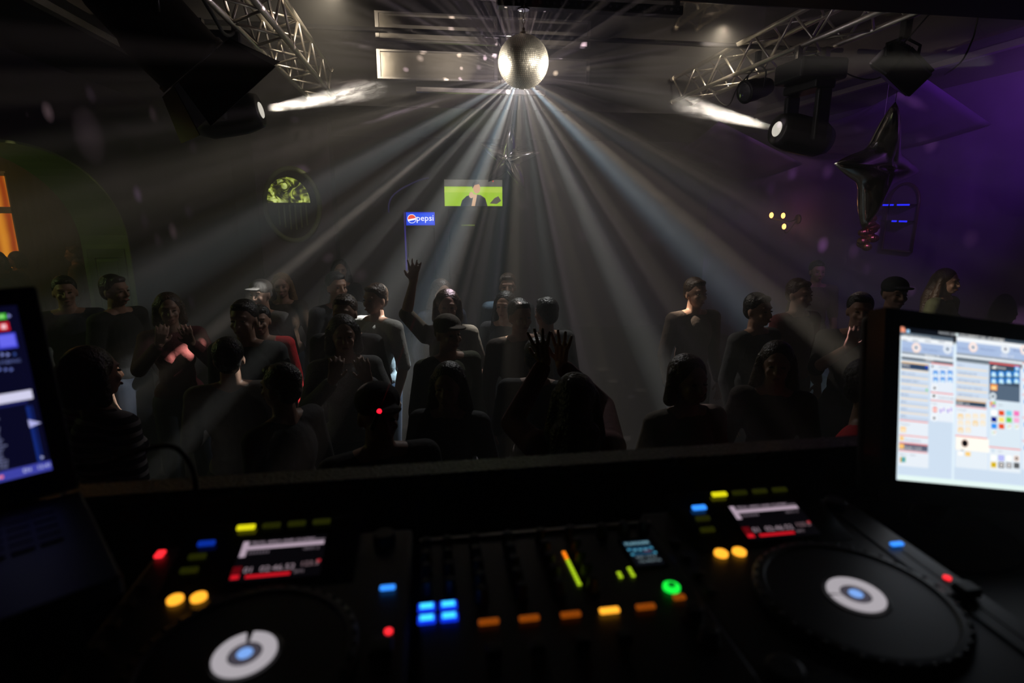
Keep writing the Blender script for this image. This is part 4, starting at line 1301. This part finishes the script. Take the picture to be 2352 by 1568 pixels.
y_ = on_lap(60, 935)[1]; k = 0
rowh = (y_ - .014) / 19
names = ['Deep', 'Club', 'House', 'Mix', 'Night', 'Dance', 'Beat', 'Vibe', 'Groove', 'Fire', 'Sun', 'Gold', 'Wave', 'Moon', 'Star', 'Party', 'Love', 'Rain', 'Blue']
for k in range(19):
    yy = y_ - k * rowh - rowh * .5
    for xo in (-.045, -.068, -.105, -.14, -.20):
        u.text(names[(k * 7 + int(-xo * 1000)) % 19], (xo, yy), rowh * .95, (150, 156, 205))
xr = on_lap(250, 900)[0]
u.rect((-.0115, .012), (-.0085, y_), (20, 42, 120)); u.rect((-.0075, .012), (-.0055, y_), (16, 30, 92))
u.poly([(-.012, y_ * .68), (-.012, y_ * .80), (.0 - .001, y_ * .72)], (180, 180, 235))
u.rect((-LW, 0), (0, .0115), (62, 66, 165)); u.text('EN   12:41', (-.026, .0062), .006, (200, 205, 240)); u.disc((-.045, .0055), .002, (230, 120, 150)); u.disc((-.050, .0055), .0028, (190, 205, 245))
u.poly([(-.008, .015), (-.008, .019), (-.005, .017)], (170, 175, 215))
u.build('screen', r, (0, 0, .0003))
# keyboard deck, level, reaching towards us from the hinge
dn = Vector((lx.y, -lx.x, 0))          # towards the user
if dn.dot(CAM - LB) < 0: dn = -dn
hz = (LM @ Vector((0, -.03, 0)))
DM = Matrix((lx, -dn, Vector((0, 0, 1)))).transposed().to_4x4(); DM.translation = hz
bm = B(); bx(bm, (-LW - bz, -.235, -.022), (bz, .0, -.002)); bmesh.ops.transform(bm, matrix=LI @ DM, verts=bm.verts); dk = obj('keyboard_deck', bm, M['plastic'], r, bevel=.003)
bm = B()
for j in range(5):
    for i in range(14): bx(bm, (-LW + i * LW / 14.2, -.03 - j * .019 - .015, -.0018), (-LW + (i + .82) * LW / 14.2, -.03 - j * .019, .0002))
bmesh.ops.transform(bm, matrix=LI @ DM, verts=bm.verts); obj('keys', bm, M['knob'], dk).name = 'keyboard'
bm = B(); bx(bm, (-LW * .62, -.20, -.0018), (-LW * .38, -.14, -.0008)); bmesh.ops.transform(bm, matrix=LI @ DM, verts=bm.verts); obj('touchpad', bm, M['gear'], dk)
# stand under the laptop
sr = empty('laptop_stand', (hz.x, hz.y, 1.798), 0, 'black tray stand holding the laptop above the counter', 'stand')
off = Matrix.Translation(-Vector((hz.x, hz.y, 1.798)))
top = hz.z - .024 - .0
bm = B(); bx(bm, (-LW, -.22, -.034), (0, -.01, -.0235)); bmesh.ops.transform(bm, matrix=off @ DM, verts=bm.verts); obj('tray', bm, M['black'], sr)
for x in (-LW + .02, -.02):
    bm = B()
    hh_ = hz.z - 1.798
    for y in (-.20, -.03):
        bx(bm, (x - .008, y - .008, -hh_ + .0125), (x + .008, y + .008, -.034))
    bx(bm, (x - .012, -.21, -hh_ + .0005), (x + .012, -.02, -hh_ + .012))
    bmesh.ops.transform(bm, matrix=off @ DM, verts=bm.verts); obj('leg', bm, M['black'], sr)

# cable looping behind the laptop over the booth edge
cable([at_z(120, 1190, 1.803), at_y(165, 1085, .78), at_y(250, 1062, .79), at_y(350, 1028, .80), at_y(405, 1030, .80), at_y(440, 1075, .80), at_y(450, 1125, .79), at_z(455, 1215, 1.803)], 'thin black cable arching over the booth edge beside the laptop', .0035)
# headphones lying behind the left player? dark metal lamp on the counter, small
r = empty('headphones', (-.40, .735, 1.80), R(30), 'black headphones lying on the counter behind the left player', 'headphones')
bm = B(); tube(bm, [(math.cos(t) * .085, math.sin(t) * .095, .03) for t in [PI * i / 20 for i in range(21)]], .008, 8); obj('headband', bm, M['plastic'], r, smooth=True)
for s_ in (-1, 1): obj('ear_cup', lathe(B(), [(.03, -.012), (.036, -.006), (.036, .008), (.028, .014)], (s_ * .085, -.012, .037), (1, 0, 0), 24), M['grey'], r, smooth=True)
PEOPLE_HERE = 1

# ------------------------------------------------------------------ people
def fuse(name, bm, voxel, smooth=2):
    """melt overlapping closed shapes into one continuous skin"""
    me = bpy.data.meshes.new(name); bmesh.ops.recalc_face_normals(bm, faces=bm.faces); bm.to_mesh(me); bm.free()
    o = bpy.data.objects.new(name, me); COL.objects.link(o)
    q = o.modifiers.new('r', 'REMESH'); q.mode = 'VOXEL'; q.voxel_size = voxel; q.use_smooth_shade = True
    if smooth:
        s = o.modifiers.new('s', 'SMOOTH'); s.factor = .5; s.iterations = smooth
    out = bpy.data.meshes.new_from_object(o.evaluated_get(_dg()))
    out.name = name
    bpy.data.objects.remove(o); bpy.data.meshes.remove(me)
    for p in out.polygons: p.use_smooth = True
    return out


def hand(bm, w_, d, n, curl=.35, spread=.12, side=1):
    """w_: wrist, d: direction of fingers, n: palm normal; side decides where the thumb leaves"""
    w_, d, n = Vector(w_), Vector(d).normalized(), Vector(n)
    n = (n - d * n.dot(d)).normalized(); s = d.cross(n) * side
    for k in (-1, 0, 1): cap(bm, w_ + s * k * .016 + d * .005, .015, w_ + d * .085 + s * k * .024, .0125, 10, 3)
    for k, (off, ln) in enumerate(((.033, .070), (.011, .080), (-.011, .074), (-.032, .058))):
        b = w_ + d * .088 + s * off
        dd = (d + s * spread * (1.5 - k) * .9).normalized()
        c1 = curl * .5; c2 = curl * 1.2
        m1 = b + (dd * math.cos(c1) + n * math.sin(c1)) * ln * .5
        m2 = m1 + (dd * math.cos(c2) + n * math.sin(c2)) * ln * .5
        cap(bm, b, .0098, m1, .0088, 10, 3); cap(bm, m1, .0088, m2, .0074, 10, 3)
    b = w_ + d * .028 + s * .026
    m1 = b + (d * .65 + s * .75 + n * .2).normalized() * .036
    m2 = m1 + (d * .9 + s * .35 + n * .25).normalized() * .030
    cap(bm, b, .013, m1, .011, 10, 3); cap(bm, m1, .011, m2, .0088, 10, 3)


LEG = .92
def body_shapes(P, fem=False, hands=True):
    """P: dict with elbow/wrist/hand direction for each side, 1.75 m tall, facing -y"""
    bm = B()
    hd = Vector(P.get('head', (0, 0, 0)))
    hc = Vector((0, 0, 0)) + hd
    # head with a face
    el(bm, hc + Vector((0, .004, 1.655)), (.074, .093, .095), nu=24, nv=16)
    el(bm, hc + Vector((0, -.022, 1.605)), (.060, .070, .082), nu=20, nv=14)
    el(bm, hc + Vector((0, -.060, 1.553)), (.028, .024, .022))
    cap(bm, hc + Vector((0, -.090, 1.645)), .009, hc + Vector((0, -.108, 1.605)), .0125, 10, 3)
    el(bm, hc + Vector((0, -.096, 1.602)), (.020, .012, .010))
    el(bm, hc + Vector((0, -.080, 1.664)), (.050, .016, .010))
    for s in (-1, 1):
        el(bm, hc + Vector((s * .034, -.068, 1.607)), (.022, .020, .022))
        el(bm, hc + Vector((s * .074, .006, 1.622)), (.009, .018, .030))
    el(bm, hc + Vector((0, -.088, 1.576)), (.022, .010, .007)); el(bm, hc + Vector((0, -.087, 1.566)), (.018, .010, .007))
    cap(bm, (0, .012, 1.44), .060, hc + Vector((0, .006, 1.56)), .054)
    # trunk
    sh = .165 if fem else .185
    Mi = Matrix.Identity(3)
    el(bm, (0, .005, 1.30), (.150 if not fem else .130, .105, .17), nu=20, nv=14); el(bm, (0, 0, 1.12), (.125 if not fem else .108, .092, .16), nu=20, nv=14)
    el(bm, (0, .01, .97), (.150 if not fem else .160, .108, .13), nu=20, nv=14)
    if fem:
        for s in (-1, 1): el(bm, (s * .062, -.085, 1.285), (.055, .045, .055))
    for s in (-1, 1): cap(bm, (s * .04, .01, 1.46), .052, (s * sh, .005, 1.425), .058)
    # legs
    for s in (-1, 1):
        kx, ax = P.get('stance', .11), P.get('stance', .11)
        cap(bm, (s * .085, .005, .93), .098, (s * (kx), -.01, .50), .060); cap(bm, (s * kx, -.01, .50), .060, (s * ax, .02, .30), .058); cap(bm, (s * ax, .02, .32), .058, (s * ax, .015, .09), .038)
        cap(bm, (s * ax, .03, .045), .042, (s * (ax + .015), -.14, .034), .032)
    # arms
    for s, k in ((-1, 'R'), (1, 'L')):
        S0 = Vector((s * sh, .005, 1.42)); E_, W_2, D_, N_ = [Vector(v) for v in P[k]]
        cap(bm, S0, .052, E_, .040); cap(bm, E_, .041, E_.lerp(W_2, .35), .040); cap(bm, E_.lerp(W_2, .35), .040, W_2, .026)
        if hands: hand(bm, W_2, D_, N_, P.get('curl', .4), P.get('spread', .10), -s if P.get('thumb_flip') else s)
    return bm


def top_shapes(P, fem, sleeve=1.0, hem=.92):
    bm = B(); sh = .165 if fem else .185
    el(bm, (0, .005, 1.30), (.168 if not fem else .148, .124, .185), nu=20, nv=14); el(bm, (0, 0, 1.12), (.146 if not fem else .126, .112, .19), nu=20, nv=14)
    el(bm, (0, .008, hem + .08), (.168 if not fem else .172, .126, .12), nu=20, nv=14)
    if fem:
        for s in (-1, 1): el(bm, (s * .062, -.088, 1.285), (.062, .052, .06))
    for s, k in ((-1, 'R'), (1, 'L')):
        cap(bm, (s * .055, .012, 1.447), .056, (s * sh, .005, 1.427), .068)
        S0 = Vector((s * sh, .005, 1.42)); E_, W_2 = Vector(P[k][0]), Vector(P[k][1])
        cap(bm, S0, .066, S0.lerp(E_, min(1, sleeve)), .056)
        if sleeve > 1: cap(bm, E_, .055, E_.lerp(W_2, sleeve - 1), .044)
    return bm


def trouser_shapes(P):
    bm = B()
    el(bm, (0, .01, .96), (.170, .124, .13), nu=20, nv=14)
    for s in (-1, 1):
        kx = P.get('stance', .11)
        cap(bm, (s * .088, .008, .92), .108, (s * kx, -.008, .50), .078); cap(bm, (s * kx, -.008, .50), .078, (s * kx, .018, .12), .060)
    return bm


def hair_shapes(style, hd=(0, 0, 0)):
    bm = B(); h = Vector(hd)
    if style == 'short':
        el(bm, h + Vector((0, .020, 1.678)), (.083, .094, .088), nu=20, nv=14); el(bm, h + Vector((0, .052, 1.635)), (.070, .058, .075))
        el(bm, h + Vector((0, -.045, 1.722)), (.055, .040, .026))
    elif style == 'long':
        el(bm, h + Vector((0, .022, 1.678)), (.090, .098, .092), nu=20, nv=14)
        for s in (-1, 1):
            cap(bm, h + Vector((s * .074, .012, 1.67)), .030, h + Vector((s * .096, .028, 1.50)), .040); cap(bm, h + Vector((s * .096, .028, 1.50)), .040, h + Vector((s * .10, .055, 1.30)), .032)
        cap(bm, h + Vector((0, .07, 1.66)), .070, h + Vector((0, .115, 1.45)), .085); cap(bm, h + Vector((0, .115, 1.45)), .085, h + Vector((0, .135, 1.24)), .050)
        for s in (-1, 1): cap(bm, h + Vector((s * .05, .10, 1.52)), .060, h + Vector((s * .06, .13, 1.24)), .045)
    elif style == 'bob':
        el(bm, h + Vector((0, .022, 1.676)), (.092, .098, .092), nu=20, nv=14)
        for s in (-1, 1): cap(bm, h + Vector((s * .074, .015, 1.67)), .032, h + Vector((s * .086, .022, 1.54)), .034)
        cap(bm, h + Vector((0, .065, 1.66)), .070, h + Vector((0, .085, 1.56)), .060)
    elif style == 'hat':   # peaked cap
        el(bm, h + Vector((0, .008, 1.692)), (.088, .104, .076), nu=20, nv=14); el(bm, h + Vector((0, .045, 1.64)), (.072, .060, .06))
        cap(bm, h + Vector((-.03, -.10, 1.69)), .010, h + Vector((.03, -.10, 1.69)), .010); el(bm, h + Vector((0, -.115, 1.692)), (.062, .060, .010))
    return bm


DN = (0, -.1, -1)
POSES = {
    'down': dict(R=((-.235, .03, 1.14), (-.235, -.06, .90), (0, -.15, -1), (1, 0, 0)), L=((.235, .03, 1.14), (.240, -.07, .90), (0, -.15, -1), (-1, 0, 0))),
    'bent': dict(R=((-.25, -.02, 1.15), (-.13, -.24, 1.18), (.7, -.6, .2), (0, .3, -1)), L=((.25, -.02, 1.15), (.12, -.25, 1.24), (-.6, -.6, .5), (0, .3, -1))),
    'one_up': dict(R=((-.30, -.08, 1.60), (-.24, -.13, 1.84), (.1, -.1, 1), (0, -1, 0)), L=((.25, .0, 1.15), (.17, -.22, 1.10), (-.3, -1, .1), (0, 0, -1)), spread=.16, curl=.25),
    'phone': dict(R=((-.24, -.14, 1.24), (-.10, -.33, 1.44), (.25, -.25, .9), (0, 1, .2)), L=((.24, -.12, 1.22), (.10, -.32, 1.42), (-.25, -.25, .9), (0, 1, .2)), curl=.9),
    'both_up': dict(R=((-.27, -.06, 1.64), (-.18, -.10, 1.88), (.1, -.1, 1), (0, -1, 0)), L=((.28, -.05, 1.63), (.21, -.09, 1.87), (-.1, -.1, 1), (0, -1, 0)), spread=.18, curl=.3),
    'clap': dict(R=((-.16, -.32, 1.50), (.055, -.275, 1.72), (-.02, -.1, 1), (.5, 1, 0)), L=((.285, -.17, 1.46), (.135, -.205, 1.745), (.20, -.05, 1), (-.3, -1, 0)), spread=.26, curl=.12),
}
CACHE = {}


def cached(key_, f):
    if key_ not in CACHE: CACHE[key_] = f()
    return CACHE[key_]


def person(loc, rz, pose, fem, hair, hairm, topm, label, scale=1.0, sleeve=1.9, fine=False, group='people on the dance floor', item=None, legm=None):
    P = POSES[pose]
    hd = P.get('head', (0, 0, 0))
    r = empty('person', loc, rz, label, 'person', group)
    r.scale = (scale,) * 3
    vx = .0045 if fine else .0075
    me = cached(('b', pose, fem), lambda: fuse('body', body_shapes(P, fem), vx))
    def add(name, me_, m, par=r):
        if len(me_.materials) == 0: me_.materials.append(m)
        o = bpy.data.objects.new(name, me_); COL.objects.link(o); o.parent = par
        o.material_slots[0].link = 'OBJECT'; o.material_slots[0].material = m
        return o
    bo = add('body', me, M['skin'])
    add('hat' if hair == 'hat' else 'hair', cached(('h', hair), lambda: fuse('hair', hair_shapes(hair), .0075)), hairm)
    add('shirt', cached(('t', pose, fem, sleeve), lambda: fuse('shirt', top_shapes(P, fem, sleeve), .011)), topm)
    add('trousers', cached(('p', P.get('stance', .11)), lambda: fuse('trousers', trouser_shapes(P), .013)), legm or M['jeans'])
    def eye(): 
        bm = B(); el(bm, (0, 0, 0), (.0125, .008, .006), nu=12, nv=8); me_ = bpy.data.meshes.new('eye'); bm.to_mesh(me_); bm.free(); return me_
    for s in (-1, 1):
        e_ = add('eye', cached('eye', eye), M['eye']); e_.location = Vector(hd) + Vector((s * .031, -.0855, 1.638))
    def lip():
        bm = B(); el(bm, (0, 0, 0), (.021, .006, .0075), nu=14, nv=8); me_ = bpy.data.meshes.new('lip'); bm.to_mesh(me_); bm.free(); return me_
    l_ = add('mouth', cached('lip', lip), M['lip']); l_.location = Vector(hd) + Vector((0, -.0985, 1.571))
    def shoe():
        bm = B(); cap(bm, (0, .035, .045), .050, (.012, -.15, .036), .038); el(bm, (0, .02, .085), (.05, .06, .04)); return fuse('shoe', bm, .01)
    for s in (-1, 1):
        st = P.get('stance', .11)
        q = add('shoe', cached('shoe', shoe), M['shoe']); q.location = (s * st, 0, .004); q.scale = (s, 1, 1)
    return r


def place(px, py, h):
    """foot point of someone H tall whose head top shows at (px, py)"""
    p = at_z(px, py, h); return Vector((p.x, p.y, 0))


HD, HB, HL = M['hair_dark'], M['hair_brown'], M['hair_blond']
T = TOPS
away = PI
crowd = [
    # px, py(head top), height, turn, pose, fem, hair, hairmat, top, label
    (1322, 862, 1.66, away - R(12), 'clap', True, 'long', HD, 'maroon', 'long-haired person in dark red seen from behind, clapping hands raised'),
    (205, 800, 1.75, away - R(35), 'down', True, 'bob', HB, 'stripes', 'person in a black and white striped top beside the laptop'),
    (474, 790, 1.66, away + R(10), 'bent', False, 'short', HD, 'grey', 'broad person in a light grey shirt, back turned, left of centre'),
    (866, 888, 1.68, R(20), 'bent', False, 'hat', T['charcoal'], 'black', 'person in a dark cap low in the crowd where the red laser starts'),
    (1000, 935, 1.58, R(-15), 'down', True, 'long', HD, 'charcoal', 'dark-haired person close to the booth edge just right of the dark cap'),
    (1110, 860, 1.62, R(160), 'bent', False, 'short', HD, 'black', 'person in black near the booth, back turned, left of the clapping one'),
    (1478, 852, 1.66, R(10), 'down', True, 'bob', HB, 'beige', 'pale-topped person alone to the right of the clapping one'),
    (1770, 800, 1.64, R(-30), 'down', True, 'long', HB, 'brown', 'long-haired person leaning left, face warm lit, right of centre'),
    (1893, 780, 1.70, R(15), 'bent', True, 'short', HD, 'black', 'person in black with bent arms, just left of the red sleeve'),
    (1990, 812, 1.72, R(40), 'bent', False, 'short', HD, 'red', 'person in a bright red top beside the monitor'),
    (546, 700, 1.76, R(-8), 'down', False, 'short', HD, 'charcoal', 'person with a spot of light on the forehead, left part of crowd'),
    (383, 676, 1.72, R(25), 'phone', True, 'bob', HB, 'maroon', 'person with both hands raised near the face, left crowd'),
    (292, 640, 1.82, R(70), 'down', False, 'short', HD, 'black', 'tall person in black standing in front of the green arch jamb'),
    (120, 640, 1.80, R(30), 'down', False, 'short', HD, 'navy', 'person in navy directly above the laptop lid'),
    (446, 728, 1.62, R(8), 'down', False, 'short', HD, 'red', 'person in red in the left crowd, behind the grey-shirted back'),
    (572, 656, 1.74, R(-20), 'down', False, 'hat', T['grey'], 'grey', 'person in a pale grey cap, left crowd'),
    (636, 634, 1.72, R(5), 'down', True, 'long', HL, 'brown', 'fair long-haired person facing the stage under the oval mirror'),
    (706, 634, 1.80, R(35), 'down', False, 'short', HD, 'charcoal', 'tall dark-haired person right of the fair long-haired one'),
    (742, 650, 1.76, R(-40), 'down', False, 'short', HB, 'white', 'person in a white shirt, shoulder catching the light'),
    (786, 728, 1.70, R(12), 'phone', True, 'bob', HD, 'dots', 'person in a speckled white top holding hands together'),
    (828, 672, 1.76, R(-10), 'down', False, 'short', HB, 'black', 'black-clothed person behind the speckled top'),
    (884, 752, 1.68, R(30), 'down', False, 'hat', T['beige'], 'olive', 'person in a beige peaked cap looking right'),
    (912, 668, 1.74, R(0), 'one_up', True, 'bob', HB, 'beige', 'person raising a bare arm under the blue sign'),
    (975, 720, 1.66, R(-25), 'bent', True, 'long', HD, 'charcoal', 'long-haired person with bent arms left of the shafts centre'),
    (1098, 742, 1.70, R(-160), 'down', False, 'short', HD, 'black', 'short-haired person in black seen from behind, arms down, middle of the floor'),
    (1212, 690, 1.72, R(15), 'down', False, 'short', HD, 'brown', 'person in brown facing us left of the raised clapping hands'),
    (1166, 640, 1.74, R(-10), 'down', False, 'short', HB, 'black', 'far person directly below the television'),
    (1060, 650, 1.72, R(20), 'down', True, 'long', HB, 'navy', 'far long-haired person in navy below the fridge sign'),
    (1600, 640, 1.78, R(10), 'down', False, 'short', HB, 'brown', 'tall person in brown, right crowd, warm side lit'),
    (1745, 676, 1.74, R(20), 'down', False, 'short', HD, 'charcoal', 'charcoal-shirted person below the wall lamp'),
    (1838, 676, 1.76, R(-30), 'phone', False, 'short', HD, 'black', 'dark person with hands raised to the chin, behind the one left of the red sleeve'),
    (1956, 668, 1.78, R(15), 'down', False, 'short', HB, 'maroon', 'person in dark red under the balloon, above the monitor corner'),
    (2060, 640, 1.80, R(-10), 'down', False, 'hat', T['charcoal'], 'charcoal', 'person in a dark cap behind the monitor top left corner'),
    (2180, 620, 1.76, R(20), 'down', True, 'long', HB, 'olive', 'long-haired person in olive at the right wall'),
    (1880, 600, 1.76, R(-15), 'down', False, 'short', HD, 'beige', 'far person in beige near the blue lit shelves'),
    (780, 598, 1.76, R(10), 'down', True, 'long', HD, 'charcoal', 'far dark-haired person between the pillar and the fridge'),
    (640, 838, 1.64, away + R(60), 'down', False, 'short', HD, 'black', 'person in black seen from the side, between the grey back and the dark cap'),
]
placed = []
for i, (px_, py_, h_, rz, pose, fem, hair, hm, top_, label) in enumerate(crowd):
    loc = place(px_, py_, h_)
    # keep at least a shoulder's distance from those already standing
    for _ in range(60):
        bad = [q for q in placed if (q - loc).length < .62]
        if not bad: break
        q = bad[0]; dv = (loc - q); dv.z = 0
        if dv.length < 1e-3: dv = Vector((.1, .3, 0))
        loc += dv.normalized() * .05 + Vector((0, .02, 0))
    loc.x = max(XL + .45, min(XR - .45, loc.x)); loc.y = max(1.62, loc.y)
    placed.append(loc.copy())
    person(loc, rz, pose, fem, hair, hm, T[top_], label, h_ / 1.75, sleeve=1.0 if top_ in ('white', 'black', 'beige') else 1.9, fine=(i == 0))

nx = [((28, 560), 1.72, R(-60), 'bent', True, 'bob', HD, 'brown', 'person in brown below the amber window beyond the arch, leftmost there'),
      ((62, 556), 1.76, R(40), 'down', True, 'long', HD, 'charcoal', 'person in charcoal beside the leftmost one, beyond the arch'),
      ((116, 548), 1.74, R(-20), 'bent', False, 'short', HD, 'black', 'person in black with bent arms before the dark curtain beyond the arch'),
      ((163, 545), 1.80, R(-70), 'down', False, 'short', HB, 'beige', 'person in beige just inside the green arch jamb')]
for (a_, b_), h_, rz, pose, fem, hair, hm, top_, label in nx:
    loc = place(a_, b_, h_)
    k_ = min(1.0, 9.4 / loc.y); loc = Vector((loc.x * k_, loc.y * k_, 0))
    loc.x = min(loc.x, -4.15)
    for q in placed:
        if (q - loc).length < .6: loc.y -= .65
    placed.append(loc.copy())
    person(loc, rz, pose, fem, hair, hm, T[top_], label, h_ / 1.75, group='people in the next room')

# red laser pointer held up in the crowd
lz0 = at_c(868, 952, 1.85); lz1 = at_c(965, 700, 1.70)
r = empty('laser_pointer', lz0, 0, 'small red laser pointer aimed up from the dark cap', 'laser')
dv = (lz1 - lz0).normalized()
obj('barrel', cyl(B(), -dv * .06, dv * .01, .009, n=12), M['black'], r)
obj('lit_tip', el(B(), dv * .014, (.008, .008, .008)), glow('laser_red', (255, 20, 40), 3.0), r, smooth=True)
add_light('laser_beam', 'SPOT', lz0 + dv * .03, 260.0, (1, .02, .05), target=lz1, size=.0, spot=1.3, blend=.5)

# the many little lit faces are too small to be worth sampling as lamps
for m_ in bpy.data.materials:
    m_.cycles.emission_sampling = 'NONE'
